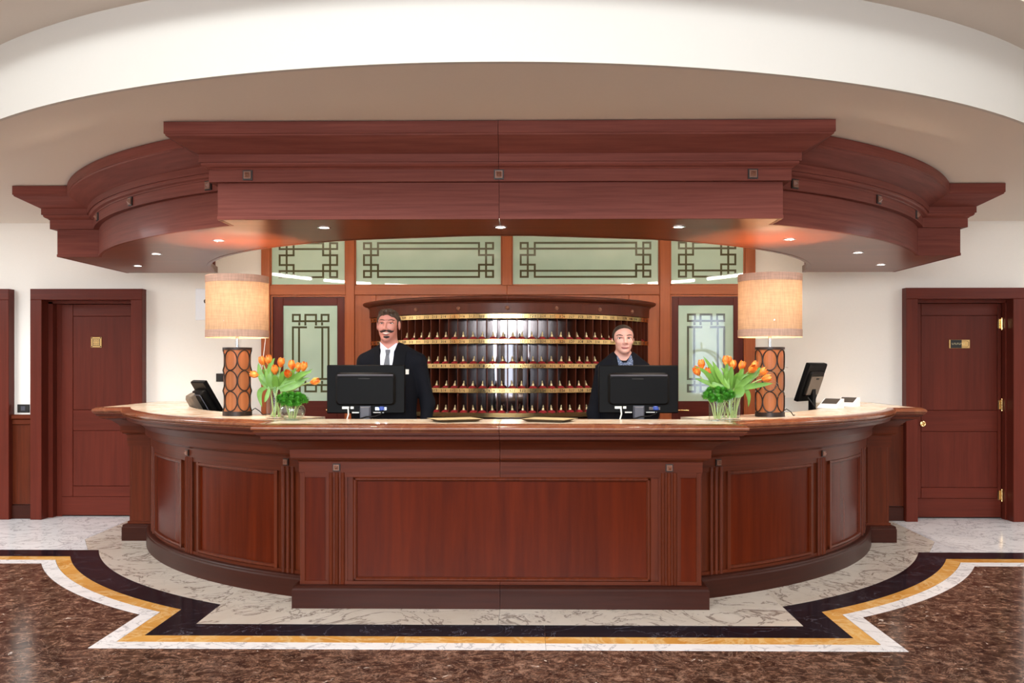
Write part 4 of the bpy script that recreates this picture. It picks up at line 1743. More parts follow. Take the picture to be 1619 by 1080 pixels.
def monitor(x0, x1, z0, z1, y, zb, label, mirror=1):
    cx = (x0 + x1) / 2
    o = thing('monitor', (cx, y, zb), label, 'monitor', 'monitors seen from the back')
    w, h = x1 - x0, z1 - z0
    q = MB()
    rbox(q, x0, x1, z0, z1, y, y + .035, .008, .006)
    q.build('housing', M['plastic'], o)
    q = MB()
    q.box(x0 + .018, x1 - .018, y + .0345, y + .037, z0 + .022, z1 - .018)
    q.build('screen', M['ink'], o)
    a, b, c, d = x0 + .06, x1 - .06, z0 + .055, z1 - .05
    q = MB()
    rbox(q, a, b, c, d, y - .022, y + .004, .03, .012)
    bc = q.build('back_cover', M['plastic2'], o)
    q = MB()
    rbox(q, a + .012, b - .012, c + .006, d - .03, y - .026, y - .015, .02, .003)
    q.build('back_panel', M['plastic'], bc)
    q = MB()
    q.tube([(a + .016, y - .0235, d - .018), (b - .016, y - .0235, d - .018)], .0055, 8)
    q.build('ridge', M['grey_pl'], bc)
    q = MB()
    q.box(cx - .045, cx + .03, y - .0275, y - .024, d - .043, d - .037)
    q.build('vent_slot', M['ink'], o)
    q = MB()
    q.box(cx - .036, cx + .036, y - .02, y + .01, z0 - .03, z0 + .05)
    q.cbox(cx - .033, cx + .033, y - .035, y - .005, zb + .012, z0 + .045, .006)
    q.cbox(cx - .12, cx + .12, y - .055, y + .10, zb, zb + .016, .004)
    q.build('stand', M['grey_pl'], o)
    q = MB()
    q.box(a + .045, a + .09, y - .018, y + .002, z0 + .030, z0 + .046)
    q.box(a + .10, a + .12, y - .016, y + .002, z0 + .03, z0 + .046)
    q.build('power_plug', M['white_pl'], o)
    q = MB()
    q.tube([(a + .085, y - .014, z0 + .03), (a + .088, y - .02, z0 - .005), (a + .075, y - .025, z0 - .05), (a + .045, y - .025, z0 - .09), (a + .0, y - .02, z0 - .12)], .005, 8)
    q.build('white_cable', M['white_pl'], o)
    q = MB()
    vx_ = b - .09
    q.box(vx_ - .045, vx_ + .03, y - .012, y + .002, z0 + .022, z0 + .042)
    q.build('port_strip', M['chrome'], o)
    q = MB()
    rbox(q, vx_ - .017, vx_ + .014, z0 + .020, z0 + .047, y - .026, y - .002, .007, .004)
    q.tube([(vx_ - .016, y - .02, z0 + .04), (vx_ - .016, y - .036, z0 + .04)], .004, 8).tube([(vx_ + .014, y - .02, z0 + .028), (vx_ + .014, y - .036, z0 + .028)], .004, 8)
    q.build('video_plug', M['blue_pl'], o)
    q = MB()
    q.tube([(vx_, y - .02, z0 + .02), (vx_ - .005, y - .03, z0 - .004), (vx_ - .04, y - .04, z0 - .018), (vx_ - .10, y - .042, z0 - .02), (vx_ - .16, y - .04, z0 - .04), (vx_ - .20, y - .03, z0 - .10)], .005, 8)
    q.build('black_cable', M['plastic2'], o)
    q = MB()
    q.box(cx - .09, cx - .045, y - .01, y + .002, z0 + .002, z0 + .010)
    q.box(cx + .05, cx + .12, y - .01, y + .002, z0 + .004, z0 + .009)
    q.build('badge_strip', M['white_pl'], o)
    return o


monitor(-1.158, -.640, 1.183, 1.504, 6.055, .961, 'black monitor back in front of the man')
monitor(.640, 1.164, 1.186, 1.502, 6.055, .961, 'black monitor back in front of the woman')


def side_monitor(name, loc, rz, tilt, w, h, label, cover, zb):
    """monitor built upright around its own centre, then tilted back and turned"""
    o = thing(name, (loc[0], loc[1], zb), label, 'monitor')
    o.rotation_euler = (0, 0, rz)
    from mathutils import Matrix, Vector
    Rt = Matrix.Rotation(tilt, 3, 'X')
    cz = loc[2] - zb

    def put(q, nm, mat, rot=True):
        if rot:
            q.v = [tuple(Rt @ Vector(p) + Vector((0, 0, cz))) for p in q.v]
        return q.build(nm, mat, o, local=True)
    q = MB()
    rbox(q, -w / 2, w / 2, -h / 2, h / 2, 0, .035, .008, .008)
    put(q, 'housing', M['plastic'])
    q = MB()
    q.box(-w / 2 + .02, w / 2 - .02, .0345, .037, -h / 2 + .02, h / 2 - .02)
    put(q, 'screen', M['ink'])
    return o, put, cz


# right: flat monitor turned away, seen from behind at an angle
o, put, cz = side_monitor('monitor', (2.545, 7.65, 1.357), radians(50), radians(19), .37, .33, 'black monitor on a slim stand at the right end of the counter', 'warm_pl', .961)
q = MB()
rbox(q, -.14, .14, -.115, .10, -.02, .004, .03, .01)
put(q, 'back_cover', M['plastic2'])
q = MB()
rbox(q, -.115, .12, -.10, .06, -.026, -.012, .01, .003)
put(q, 'back_panel', M['warm_pl'])
q = MB()
q.box(-.02, .03, -.029, -.025, .036, .05)
put(q, 'vent_slot', M['ink'])
q = MB()
q.cbox(-.035, .035, -.012, .025, .012, cz - .05, .005)
q.cbox(-.11, .11, -.09, .09, 0, .014, .004)
put(q, 'stand', M['plastic'], False)
q = MB()
q.tube([(-.10, -.0, cz - .12), (-.10, -.03, cz - .16), (-.07, -.05, cz - .21), (-.02, -.05, .14)], .005, 8)
put(q, 'cable', M['ink'], False)
# left: till terminal with thick back pod, leaning back
o, put, cz = side_monitor('till_terminal', (-2.56, 7.75, 1.225), radians(-50), radians(30), .31, .31, 'black till terminal leaning back at the left end of the counter', 'grey', .961)
q = MB()
rbox(q, -.12, .12, -.19, .085, -.05, .004, .02, .015)
put(q, 'back_cover', M['plastic2'])
q = MB()
rbox(q, -.145, -.03, -.22, .075, -.115, -.045, .02, .02)
put(q, 'card_reader_pod', M['warm_pl'])
q = MB()
rbox(q, -.015, .10, -.17, .06, -.062, -.045, .015, .006)
put(q, 'back_panel', M['plastic'])
q = MB()
q.tube([(-.02, -.062, .066), (.10, -.062, .066), (.108, -.062, .05), (.108, -.062, -.16)], .004, 8)
put(q, 'ridge', M['grey_pl'])
q = MB()
q.cbox(-.1, .1, -.10, .06, 0, .03, .006).box(-.06, .06, -.06, .03, .02, cz - .1)
put(q, 'stand', M['plastic'], False)

# ================================================================== SMALL THINGS ON THE COUNTER
def tray(x, y, rz, label):
    o = thing('tray', (x, y, ZC), label, 'tray', 'square trays on the counter', rz)
    a, b, h = .096, .130, .017
    q = MB()

    def sq(r_, z):
        return [(-r_ * 1.12, -r_ * .88, z), (r_ * 1.12, -r_ * .88, z), (r_ * 1.12, r_ * .88, z), (-r_ * 1.12, r_ * .88, z)]
    q.grid([sq(.001, .0005), sq(a, .0005), sq(b, h), sq(b + .003, h + .001)], closed_v=True)
    q.build('tray_body', M['tray_side'], o, local=True, fix=False)
    q = MB()
    q.grid([sq(b + .003, h + .001), sq(b - .004, h + .001), sq(a - .002, .006), sq(.001, .006)], closed_v=True)
    q.build('tray_liner', M['gold_tray'], o, local=True, fix=False)


tray(-.285, 5.745, radians(24), 'shallow square gold tray on the counter left of its centre seam')
tray(.305, 5.745, radians(-24), 'shallow square gold tray on the counter right of its centre seam')

for k, (x, y, lb) in enumerate(((2.66, 7.56, 'white card stand with a black printed leaflet, nearer the monitor'), (2.90, 7.86, 'white card stand with a black printed leaflet, nearer the wall'))):
    o = thing('leaflet_stand', (x, y, ZC), lb, 'leaflet', 'leaflet stands on the right counter', radians(-42))
    w, d, h = .165, .15, .078
    q = MB()
    q.add([(-w / 2, -d / 2, .0005), (w / 2, -d / 2, .0005), (w / 2, d / 2, .0005), (-w / 2, d / 2, .0005), (-w / 2, -d / 2, .006), (w / 2, -d / 2, .006), (w / 2, d / 2, h), (-w / 2, d / 2, h)],
          [(0, 3, 2, 1), (4, 5, 6, 7), (0, 1, 5, 4), (1, 2, 6, 5), (2, 3, 7, 6), (3, 0, 4, 7)])
    q.build('wedge', M['paper'], o, local=True)
    q = MB()

    def onw(u, t, e):
        return (u, -d / 2 + d * t - e * .4, .006 + (h - .006) * t + e)
    q.add([onw(-.072, .42, .001), onw(.056, .42, .001), onw(.056, .95, .001), onw(-.072, .95, .001), onw(-.072, .42, .003), onw(.056, .42, .003), onw(.056, .95, .003), onw(-.072, .95, .003)],
          [(4, 5, 6, 7), (0, 1, 5, 4), (1, 2, 6, 5), (2, 3, 7, 6), (3, 0, 4, 7)])
    q.build('leaflet', M['print'], o, local=True)
o = MB()
o.box(2.42, 2.66, 8.06, 8.07, .962, 1.22)
tag(o.build('document_holder', M['white_pl'], None, origin=(2.54, 8.06, .961)), 'white upright panel standing behind the right monitor stand', 'holder')

# wall fittings
o = thing('wall_panel_notice', (-3.02, YW, 2.1), 'white square wall plate with a small dark oval emblem beside the left lamp', 'sign')
q = MB()
q.cbox(-3.072, -2.80, YW - .018, YW - .0005, 1.945, 2.252, .004)
q.build('plate', M['paper'], o)
q = MB()
q.ball((-2.955, YW - .018, 2.128), (.034, .003, .024), 20, 4)
q.build('oval_emblem', M['ink'], o)
q = MB()
q.tube([(-2.955 + .034 * cos(t), YW - .020, 2.128 + .024 * sin(t)) for t in np.linspace(0, 2 * pi, 25)[:-1]], .003, 6, closed=True)
q.box(-2.975, -2.935, YW - .0225, YW - .019, 2.126, 2.131)
q.build('emblem_rim', M['chrome'], o)
for x, z, w, lb, mt in ((-2.83, 1.382, .085, 'dark bronze wall socket behind the left table lamp', 'iron'), (-4.775, 1.078, .12, 'black wall socket plate beside the left door, above the dado', 'ink')):
    o = thing('wall_socket', (x, YW, z), lb, 'socket')
    q = MB()
    q.cbox(x - w / 2, x + w / 2, YW - .012, YW - .0005, z - .04, z + .04, .004)
    q.build('cover_plate', M[mt], o)
    q = MB()
    q.cbox(x - .022, x + .022, YW - .016, YW - .011, z - .022, z + .022, .002)
    q.build('insert', M['grey_pl'] if mt == 'ink' else M['ink'], o)

lc = thing('luggage_trolley', (4.35, -4.0, 0), 'brass luggage trolley with an arched top standing in the lobby behind the camera', 'trolley')
q = MB()
q.box(3.85, 4.85, -4.3, -3.7, .20, .26)
q.build('deck', M['red'], lc)
q = MB()
for yy in (-4.26, -3.74):
    q.tube([(3.9, yy, .26), (3.9, yy, 1.45)] + [(4.35 - .45 * cos(t), yy, 1.45 + .42 * sin(t)) for t in np.linspace(.1, pi - .1, 14)] + [(4.8, yy, 1.45), (4.8, yy, .26)], .022, 8)
q.tube([(4.35, -4.26, 1.87), (4.35, -3.74, 1.87)], .022, 8).tube([(4.35, -4.0, 1.87), (4.35, -4.0, 2.0)], .02, 8).ball((4.35, -4.0, 2.02), .035, 10, 6)
q.build('hoop_frame', M['brass'], lc)
for xx in (3.95, 4.75):
    for yy in (-4.22, -3.78):
        q = MB()
        q.tube([(xx, yy - .02, .1), (xx, yy + .02, .1)], .1, 18)
        q.box(xx - .02, xx + .02, yy - .012, yy + .012, .1, .21)
        q.build('wheel', M['plastic'], lc)

# ================================================================== PEOPLE (implicit surfaces meshed by surface nets)
def surface_net(fn, xs, ys, zs):
    X, Y, Z = np.meshgrid(xs, ys, zs, indexing='ij')
    D = fn(X, Y, Z).astype(np.float32)
    S = D < 0
    nx, ny, nz = D.shape
    cnt = np.zeros((nx - 1, ny - 1, nz - 1), np.int16)
    acc = np.zeros((nx - 1, ny - 1, nz - 1, 3), np.float32)
    offs = [(i, j, k) for i in (0, 1) for j in (0, 1) for k in (0, 1)]

    def sub(A, o):
        return A[o[0]:nx - 1 + o[0], o[1]:ny - 1 + o[1], o[2]:nz - 1 + o[2]]
    for a in offs:
        for ax in range(3):
            if a[ax]:
                continue
            b = list(a)
            b[ax] = 1
            b = tuple(b)
            da, db = sub(D, a), sub(D, b)
            cr = sub(S, a) != sub(S, b)
            t = np.where(cr, da / np.where(cr, da - db, 1), 0)
            cnt += cr
            for c in range(3):
                acc[..., c] += np.where(cr, a[c] + (t if c == ax else 0), 0)
    act = cnt > 0
    idx = -np.ones(cnt.shape, np.int64)
    idx[act] = np.arange(act.sum())
    ii, jj, kk = np.nonzero(act)
    fr = acc[act] / cnt[act][:, None]

    def interp(A, i, f):
        return A[i] + (A[i + 1] - A[i]) * f
    V = np.stack([interp(xs, ii, fr[:, 0]), interp(ys, jj, fr[:, 1]), interp(zs, kk, fr[:, 2])], 1)
    Q = []
    for ax in range(3):
        sl0 = [slice(1, -1)] * 3
        sl1 = [slice(1, -1)] * 3
        sl0[ax] = slice(0, -1)
        sl1[ax] = slice(1, None)
        cr = S[tuple(sl0)] != S[tuple(sl1)]
        fl = S[tuple(sl0)][cr]
        p = np.nonzero(cr)
        p = [p[c] + (0 if c == ax else 1) for c in range(3)]
        u, w = [c for c in range(3) if c != ax]

        def at(du, dw):
            q_ = [p[0].copy(), p[1].copy(), p[2].copy()]
            q_[u] -= du
            q_[w] -= dw
            return idx[q_[0], q_[1], q_[2]]
        q4 = np.stack([at(0, 0), at(1, 0), at(1, 1), at(0, 1)], 1)
        flip = fl if ax != 1 else ~fl
        q4[~flip] = q4[~flip][:, ::-1]
        Q.append(q4)
    Q = np.concatenate(Q)
    return V, Q


def net_obj(name, fn, xs, ys, zs, mat, parent, sharp=180):
    V, Q = surface_net(fn, xs, ys, zs)
    m_ = MB()
    m_.v = [tuple(map(float, p)) for p in V]
    m_.f = [tuple(map(int, f)) for f in Q]
    return m_.build(name, mat, parent, local=True, sharp=sharp)


def ell(P, c, r):
    x, y, z = (P[0] - c[0]) / r[0], (P[1] - c[1]) / r[1], (P[2] - c[2]) / r[2]
    k = np.sqrt(x * x + y * y + z * z)
    return (k - 1) * min(r) * .6 + (k - 1) * (sum(r) / 3) * .4


def cap(P, a, b, ra, rb=None):
    rb = ra if rb is None else rb
    a, b = np.array(a, float), np.array(b, float)
    d = b - a
    L2 = d @ d
    t = np.clip(((P[0] - a[0]) * d[0] + (P[1] - a[1]) * d[1] + (P[2] - a[2]) * d[2]) / L2, 0, 1)
    return np.sqrt((P[0] - a[0] - t * d[0]) ** 2 + (P[1] - a[1] - t * d[1]) ** 2 + (P[2] - a[2] - t * d[2]) ** 2) - (ra + (rb - ra) * t)


def smin(a, b, k):
    h = np.clip(.5 + .5 * (b - a) / k, 0, 1)
    return b + (a - b) * h - k * h * (1 - h)


def smax(a, b, k):
    return -smin(-a, -b, k)


def head_sdf(P, W, jaw, male):  # P already scaled to the standard head
    """head around the origin at eye level, facing -y"""
    x, y, z = P
    ax = np.abs(x)
    Q = (ax, y, z)
    d = ell(P, (0, .012, .028), (.072 * W, .097, .083))
    d = smin(d, ell(P, (0, -.030, -.045), (.059 * W * jaw, .060, .078)), .03)
    d = smin(d, ell(P, (0, -.068, -.100), (.026 * jaw, .022, .020)), .022)
    d = smin(d, ell(Q, (.036 * W, -.062, -.028), (.022, .020, .020)), .018)
    d = smin(d, cap(Q, (.040, -.074, .017), (.010, -.088, .015), .009, .009), .014)
    d = smax(d, -ell(Q, (.031, -.106, -.002), (.017, .018, .012)), .012)
    d = smin(d, cap(P, (0, -.088, .006), (0, -.108, -.034), .008, .0115), .010)
    d = smin(d, ell(Q, (.0115, -.098, -.040), (.0095, .010, .008)), .006)
    d = smin(d, ell(Q, (0, -.089, -.068), (.024, .009, .010)), .010)
    ex = (ax - .073 * W) * .92 + (y - .012) * .4
    ed = ell((ax, y, z), (.078 * W, .010, -.010), (.008, .020, .033))
    ed = smax(ed, -ell((ax, y, z), (.088 * W, .000, -.006), (.007, .011, .020)), .004)
    d = smin(d, ed if male else ed + .006, .006)
    nr = .056 if male else .046
    d = smin(d, cap(P, (0, .018, -.06), (0, .034, -.21), nr, nr * 1.05), .024)
    d = smin(d, ell(P, (0, .04, -.25), (.13, .07, .06)), .05)
    return d


def hand(parent, side, wrist, mat):
    """relaxed hand hanging down with five bent fingers"""
    wx_, wy_, wz_ = wrist
    s = side

    def fn(x, y, z):
        P = (x, y, z)
        d = ell(P, (wx_, wy_ - .01, wz_ - .055), (.020, .042, .055))
        d = smin(d, cap(P, (wx_, wy_, wz_ + .03), (wx_, wy_, wz_ - .02), .026, .024), .02)
        for k, L in enumerate((.062, .072, .068, .052)):
            y0 = wy_ - .036 + k * .019
            a = (wx_, y0, wz_ - .095)
            b = (wx_ - s * .008, y0 - .002, wz_ - .095 - L * .5)
            c = (wx_ - s * .026, y0 - .004, wz_ - .095 - L * .95)
            d = smin(d, np.minimum(cap(P, a, b, .0088, .0080), cap(P, b, c, .0080, .0065)), .006)
        a, b, c = (wx_ - s * .008, wy_ - .034, wz_ - .03), (wx_ - s * .018, wy_ - .060, wz_ - .065), (wx_ - s * .024, wy_ - .066, wz_ - .098)
        d = smin(d, np.minimum(cap(P, a, b, .013, .010), cap(P, b, c, .010, .0075)), .010)
        return d
    ax = lambda c, r: np.arange(c - r, c + r, .004)
    return net_obj('hand', fn, ax(wx_, .055), ax(wy_ - .01, .09), np.arange(wz_ - .19, wz_ + .06, .004), mat, parent)


def torso_sdf(P, b, infl):
    """clothed upper body: b = dict(sw shoulder half width, sz shoulder height, cx centre, cw chest half width, cd depth, hz hip height)"""
    x, y, z = P
    x = x - b['cx']
    Pc = (x, y, z)
    sz, sw = b['sz'], b['sw']
    d = ell(Pc, (0, .02, sz - .17), (b['cw'] + infl, b['cd'] + infl, .25))
    d = smin(d, ell(Pc, (0, .02, sz - .42), (b['cw'] * .92 + infl, b['cd'] * .95 + infl, .24)), .10)
    d = smin(d, ell(Pc, (0, .02, sz - .62), (b['cw'] * .98 + infl, b['cd'] + infl, .20)), .10)
    for s in (-1, 1):
        d = smin(d, cap(Pc, (s * .055, .035, sz + .035), (s * (sw - .055), .025, sz - .035), .050 + infl, .060 + infl), .05)
        e = (s * (sw + .012), .04, sz - .33)
        w_ = (s * (sw - .01), -.02, sz - .58)
        arm = smin(cap(Pc, (s * (sw - .055), .025, sz - .05), e, .062 + infl, .048 + infl), cap(Pc, e, w_, .047 + infl, .036 + infl), .03)
        d = smin(d, arm, .018)
    return d


def drape(Lp, Rp, n, m, sdf, off, thick, name, mat, parent, y0=-.45):
    """strip between two edge polylines given as (x, z), laid on the front of an implicit body"""
    def res(pl, k):
        pl = np.array(pl, float)
        t = np.linspace(0, len(pl) - 1, k)
        i = np.minimum(t.astype(int), len(pl) - 2)
        f = (t - i)[:, None]
        return pl[i] * (1 - f) + pl[i + 1] * f
    A, B = res(Lp, n), res(Rp, n)
    u = np.linspace(0, 1, m)[None, :, None]
    G_ = A[:, None, :] * (1 - u) + B[:, None, :] * u
    x, z = G_[..., 0].ravel(), G_[..., 1].ravel()
    y = np.full_like(x, y0)
    for _ in range(90):
        y = y + .6 * np.maximum(sdf(x, y, z), -.01)
    y = np.minimum(y, .12)
    F = np.stack([x, y - off, z], 1).reshape(n, m, 3)
    Bk = np.stack([x, y - off + thick, z], 1).reshape(n, m, 3)
    rows = [[tuple(map(float, p)) for p in F[i]] + [tuple(map(float, p)) for p in Bk[i][::-1]] for i in range(n)]
    q_ = MB()
    q_.grid(rows, closed_v=True, caps=True)
    return q_.build(name, mat, parent, local=True, sharp=50)


def axis(lo, flo, fhi, hi, fine, coarse):
    return np.unique(np.round(np.concatenate([np.arange(lo, flo, coarse), np.arange(flo, fhi, fine), np.arange(fhi, hi, coarse)]), 5))


def person(loc, label, male, eye, b, W, jaw, hx):
    r = thing('person', loc, label, 'person')
    skin = M['skin_m'] if male else M['skin_w']
    ez = eye

    def hp(x, y, z):
        t = b.get('turn', 0.0)
        x0 = x - hx
        z0 = z - ez
        z0 = np.where(z0 > 0, z0 / b['zu'], z0 / b['zl'])
        return (x0 * cos(t) + y * sin(t), -x0 * sin(t) + y * cos(t), z0)
    sz = b['sz']

    def body(x, y, z):
        d = head_sdf(hp(x, y, z), W, jaw, male)
        d = smin(d, torso_sdf((x, y, z), b, -.014), .03)
        for s in (-1, 1):
            P = (x - b['cx'], y, z)
            d = smin(d, cap(P, (s * .09, .02, sz - .62), (s * .10, .01, .50), .078, .052), .05)
            d = smin(d, cap(P, (s * .10, .01, .50), (s * .10, .03, .06), .050, .034), .03)
        return d
    net_obj('body', body, axis(-.34, hx - .11, hx + .11, .36, .0028, .014), axis(-.20, -.13, .13, .22, .0028, .014),
            axis(.06, ez - .19, ez + .13, ez + .14, .0028, .016), skin, r)

    # clothes
    def jk(x, y, z):
        d = torso_sdf((x, y, z), b, 0.0)
        neck = cap((x - hx, y, z), (0, .02, ez - .05), (0, .032, sz - .10), .062 if male else .052, .075)
        d = smax(d, -neck, .01)
        if not male:
            d = smax(d, -cap((x - hx, y, z), (0, -.03, sz + .10), (0, -.14, sz + .030), .050, .048), .006)
        return smax(d, (sz - .66) - z, .01)
    net_obj('jacket', jk, np.arange(-.36, .37, .0085), np.arange(-.22, .24, .0085), np.arange(sz - .72, sz + .12, .0085), M['suit'], r)

    def tr(x, y, z):
        P = (x - b['cx'], y, z)
        d = ell(P, (0, .02, sz - .62), (b['cw'] * .98, b['cd'], .17))
        for s in (-1, 1):
            d = smin(d, smin(cap(P, (s * .09, .02, sz - .66), (s * .10, .01, .50), .094, .070), cap(P, (s * .10, .01, .50), (s * .10, .03, .05), .068, .058), .03), .03)
        return smax(d, .035 - z, .005)
    net_obj('trousers', tr, np.arange(-.26, .28, .014), np.arange(-.20, .22, .014), np.arange(.0, sz - .40, .016), M['suit'], r)
    for s in (-1, 1):
        q_ = MB()
        x0 = b['cx'] + s * .10
        rows = []
        for t in range(9):
            yy_ = .09 - .27 * t / 8
            w_ = .042 * (sin(pi * (.12 + .80 * t / 8)) ** .5)
            h_ = .075 - .04 * t / 8
            rows.append([(x0 + w_ * cos(a) * 1.0, yy_, max(.0, h_ * sin(a)) if sin(a) > 0 else 0.0) for a in np.linspace(0, 2 * pi, 13)[:-1]])
        q_.grid(rows, closed_v=True, caps=True)
        q_.build('shoe', M['shoe'], r, local=True)
        hand(r, s, (b['cx'] + s * (b['sw'] - .012), -.028, sz - .62), skin)

    def surf(x, y, z):
        return np.minimum(torso_sdf((x, y, z), b, 0.0), cap((x - hx, y, z), (0, .018, ez - .06), (0, .034, ez - .21), .060 if male else .049, .064 if male else .052))
    # face
    ye = lambda x, z: None

    def facey(x, z):
        y = np.array([-.2])
        xx, zz = np.array([x]), np.array([z])
        for _ in range(80):
            y = y + .6 * np.maximum(body(xx, y, zz), -.01)
        return float(y[0])

    def band(name, pts, w0, w1, off, thick, mat):
        """whisker, brow or lip: tapered cord following the face"""
        P = [(x, facey(x, z) - off, z) for x, z in pts]
        n_ = len(P)
        rr = [w1 + (w0 - w1) * sin(pi * (i + .35) / (n_ - .3)) for i in range(n_)]
        q_ = MB()
        q_.tube(P, rr, 8)
        return q_.build(name, mat, r, local=True, sharp=80)
    for s in (-1, 1):
        exx = hx + s * .0315
        yf = facey(exx, ez)
        q_ = MB()
        q_.ball((exx, yf + .0045, ez - .001), (.0125, .008, .0042 if male else .0066), 14, 8)
        q_.build('eye', M['eye_w'], r, local=True)
        q_ = MB()
        q_.ball((exx - .001, yf - .0012, ez - .001), (.0052, .003, .0038 if male else .0056), 12, 8)
        q_.build('iris', M['iris'], r, local=True)
        lid = .0045 if male else .0062
        band('eyelid', [(exx + s * u, ez + lid * (1 - (u / .017) ** 2) - .001) for u in np.linspace(-.016, .016, 7)], .0022, .001, -.0004, 0, M['beard'] if not male else M['hair_m'])
        bz = .019 if male else .0175
        band('eyebrow', [(exx + s * u, ez + bz + .004 * (1 - ((u - .004) / .022) ** 2)) for u in np.linspace(-.019, .022, 8)], .0034 if male else .0044, .0014, .0002, 0, M['hair_m'] if male else M['beard'])
    if male:
        mz = ez - .054
        for s in (-1, 1):
            band('moustache', [(hx + s * u, mz + .004 - .010 * (u / .045) ** 1.3 + (.008 * max(0, (u - .036) / .012))) for u in np.linspace(.0, .047, 9)], .0088, .002, .003, 0, M['beard'])
        band('teeth', [(hx + u, ez - .0705 + .004 * (u / .02) ** 2) for u in np.linspace(-.021, .021, 7)], .0045, .0015, .0008, 0, M['teeth'])
        band('lower_lip', [(hx + u, ez - .0775 + .007 * (u / .024) ** 2) for u in np.linspace(-.024, .024, 9)], .0034, .0012, .0016, 0, M['lip'])
        band('goatee', [(hx + u, ez - .093 - .002 * (1 - abs(u) / .018)) for u in np.linspace(-.019, .019, 7)], .0085, .003, .0015, 0, M['beard'])
    else:
        band('upper_lip', [(hx + u, ez - .0635 + .0010 * (u / .022) ** 2) for u in np.linspace(-.023, .023, 9)], .003, .001, .0006, 0, M['lip'])
        band('lower_lip', [(hx + u, ez - .0700 + .004 * (u / .02) ** 2) for u in np.linspace(-.02, .02, 9)], .0036, .001, .0006, 0, M['lip'])

    # hair
    def hair(x, y, z):
        X_, Y_, Z_ = hp(x, y, z)
        ax = np.abs(X_)
        if male:
            nz_ = .0035 * np.sin(X_ * 150 + Y_ * 60) * np.sin(Y_ * 120 + Z_ * 90) + .002 * np.sin(X_ * 330 + 1)
            d = ell((X_, Y_, Z_), (0, .016, .032), (.079 * W, .102, .092)) - nz_
            d = smin(d, ell((X_, Y_, Z_), (.004, -.04, .098), (.052, .045, .022)) - nz_, .02)
            line = np.interp(Y_, [-.12, -.075, -.06, -.02, -.005, .02, .05, .12], [.072, .070, .052, .02, -.03, -.01, -.06, -.085])
            line = line + .006 * np.sin(X_ * 140)
        else:
            d = ell((X_, Y_, Z_), (0, .018, .030), (.0745 * W, .0995, .0885))
            d = smin(d, ell((X_, Y_, Z_), (0, .105, .03), (.042, .034, .040)), .012)
            line = np.interp(Y_, [-.12, -.08, -.06, -.03, -.005, .02, .05, .12], [.096, .094, .082, .045, -.010, -.03, -.06, -.08])
        return smax(d, line - Z_, .006)
    net_obj('hair', hair, np.arange(hx - .10, hx + .10, .0032), np.arange(-.125, .155, .0032), np.arange(ez - .095, ez + .14, .0032), M['hair_m'] if male else M['hair_w'], r)
    return r, surf, jk


# ---- the man
S = 233.0


def mloc(px, py):
    return ((px - 611.0) / S, 1.5 + (578.0 - py) / S)


MANB = dict(sw=.236, sz=1.565, cx=.022, cw=.172, cd=.118, turn=radians(-5), zu=.83, zl=1.03)
man, surf, jk = person((-.792, 6.335, 0), 'man with dark moustache in black suit, white shirt and grey tie behind the counter', True, 1.789, MANB, .98, 1.0, 0.0)
drape([mloc(601, 552), mloc(600, 562), mloc(603, 600), mloc(610, 640)], [mloc(622, 552), mloc(622, 562), mloc(619, 600), mloc(615, 640)], 24, 9, surf, .004, .006, 'shirt', M['shirt'], man)
for a in (1,):
    drape([mloc(597.5, 540), mloc(600, 551), mloc(602.5, 561)], [mloc(598.5, 540), mloc(607, 547.5), mloc(612, 551.5)], 10, 6, surf, .011, .005, 'collar', M['shirt'], man)
    drape([mloc(626.0, 540), mloc(617.5, 547.5), mloc(612.4, 551.5)], [mloc(627.2, 540), mloc(624, 551), mloc(620.5, 560)], 10, 6, surf, .011, .005, 'collar', M['shirt'], man)
drape([mloc(608.2, 552.5), mloc(609.6, 560)], [mloc(616.2, 552.5), mloc(614.6, 560)], 8, 6, surf, .017, .010, 'tie_knot', M['tie'], man)
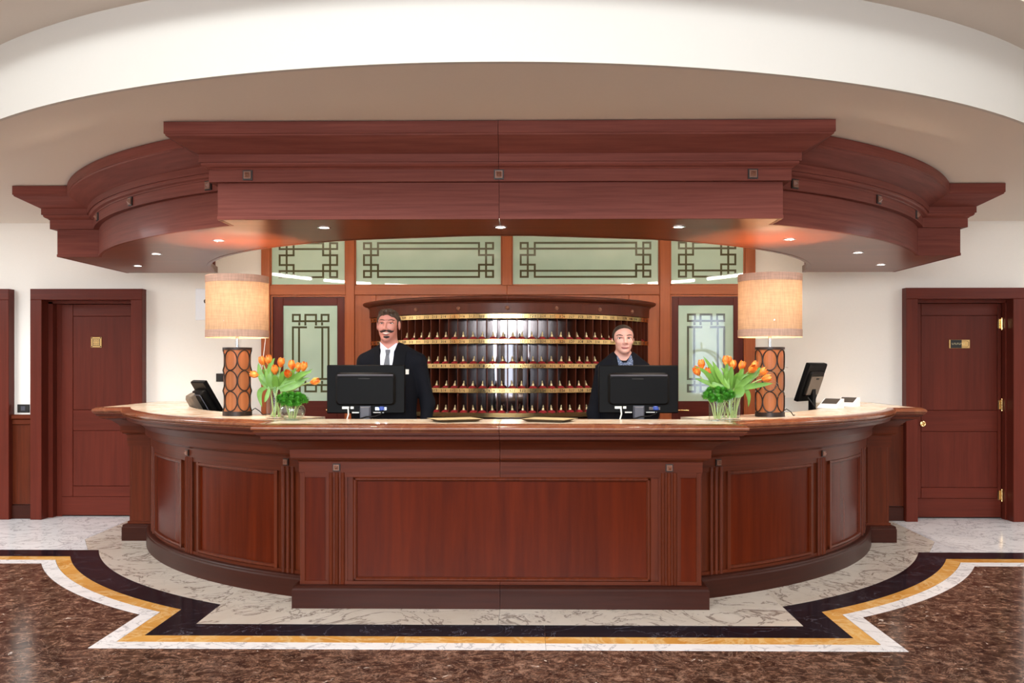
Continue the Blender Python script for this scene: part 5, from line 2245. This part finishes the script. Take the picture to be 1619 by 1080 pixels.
drape([mloc(609.8, 559), mloc(606.8, 578), mloc(604, 620), mloc(607, 640)], [mloc(614.6, 559), mloc(616.4, 578), mloc(618.5, 620), mloc(612, 640)], 20, 6, surf, .012, .006, 'tie', M['tie'], man)
drape([mloc(592, 546), mloc(589, 562), mloc(590, 578), mloc(604, 632)], [mloc(597.5, 539.5), mloc(598.8, 558), mloc(600.6, 576), mloc(611, 634)], 26, 7, surf, .011, .006, 'lapel', M['suit_l'], man)
drape([mloc(626.8, 539.5), mloc(624.5, 556), mloc(620.6, 576), mloc(612, 634)], [mloc(633, 546), mloc(641, 555), mloc(639, 578), mloc(619, 632)], 26, 7, surf, .011, .006, 'lapel', M['suit_l'], man)
drape([mloc(641, 584), mloc(641, 592)], [mloc(646, 584), mloc(646, 592)], 4, 4, jk, .004, .003, 'name_badge', M['white_pl'], man)


# ---- the woman
def wl(px, py):
    return ((px - 986.0) / S, 1.5 + (578.0 - py) / S)


WOMB = dict(sw=.188, sz=1.505, cx=.002, cw=.142, cd=.105, turn=radians(3), zu=.82, zl=.88)
woman, surf, jk = person((.832, 6.335, 0), 'woman with pulled back dark hair, black jacket and blue print blouse behind the counter', False, 1.686, WOMB, .97, .95, 0.0)
drape([wl(978, 574), wl(977, 582), wl(983, 620)], [wl(997, 573), wl(1000, 582), wl(990, 620)], 16, 9, surf, .004, .006, 'blouse', M['blouse'], woman)
drape([wl(974.5, 562), wl(976, 572), wl(977.5, 581)], [wl(975.5, 562), wl(981, 571), wl(987, 576.5)], 10, 6, surf, .011, .005, 'collar', M['blouse'], woman)
drape([wl(996.5, 561), wl(992, 570), wl(987.4, 576.5)], [wl(997.8, 561), wl(1000.5, 572), wl(999, 582)], 10, 6, surf, .011, .005, 'collar', M['blouse'], woman)
drape([wl(969, 566), wl(966, 580), wl(974, 620)], [wl(974.5, 561), wl(976.5, 580), wl(985, 622)], 18, 7, surf, .010, .006, 'lapel', M['suit_l'], woman)
drape([wl(997.6, 560), wl(1000, 578), wl(988, 622)], [wl(1004, 566), wl(1010, 580), wl(998, 620)], 18, 7, surf, .010, .006, 'lapel', M['suit_l'], woman)
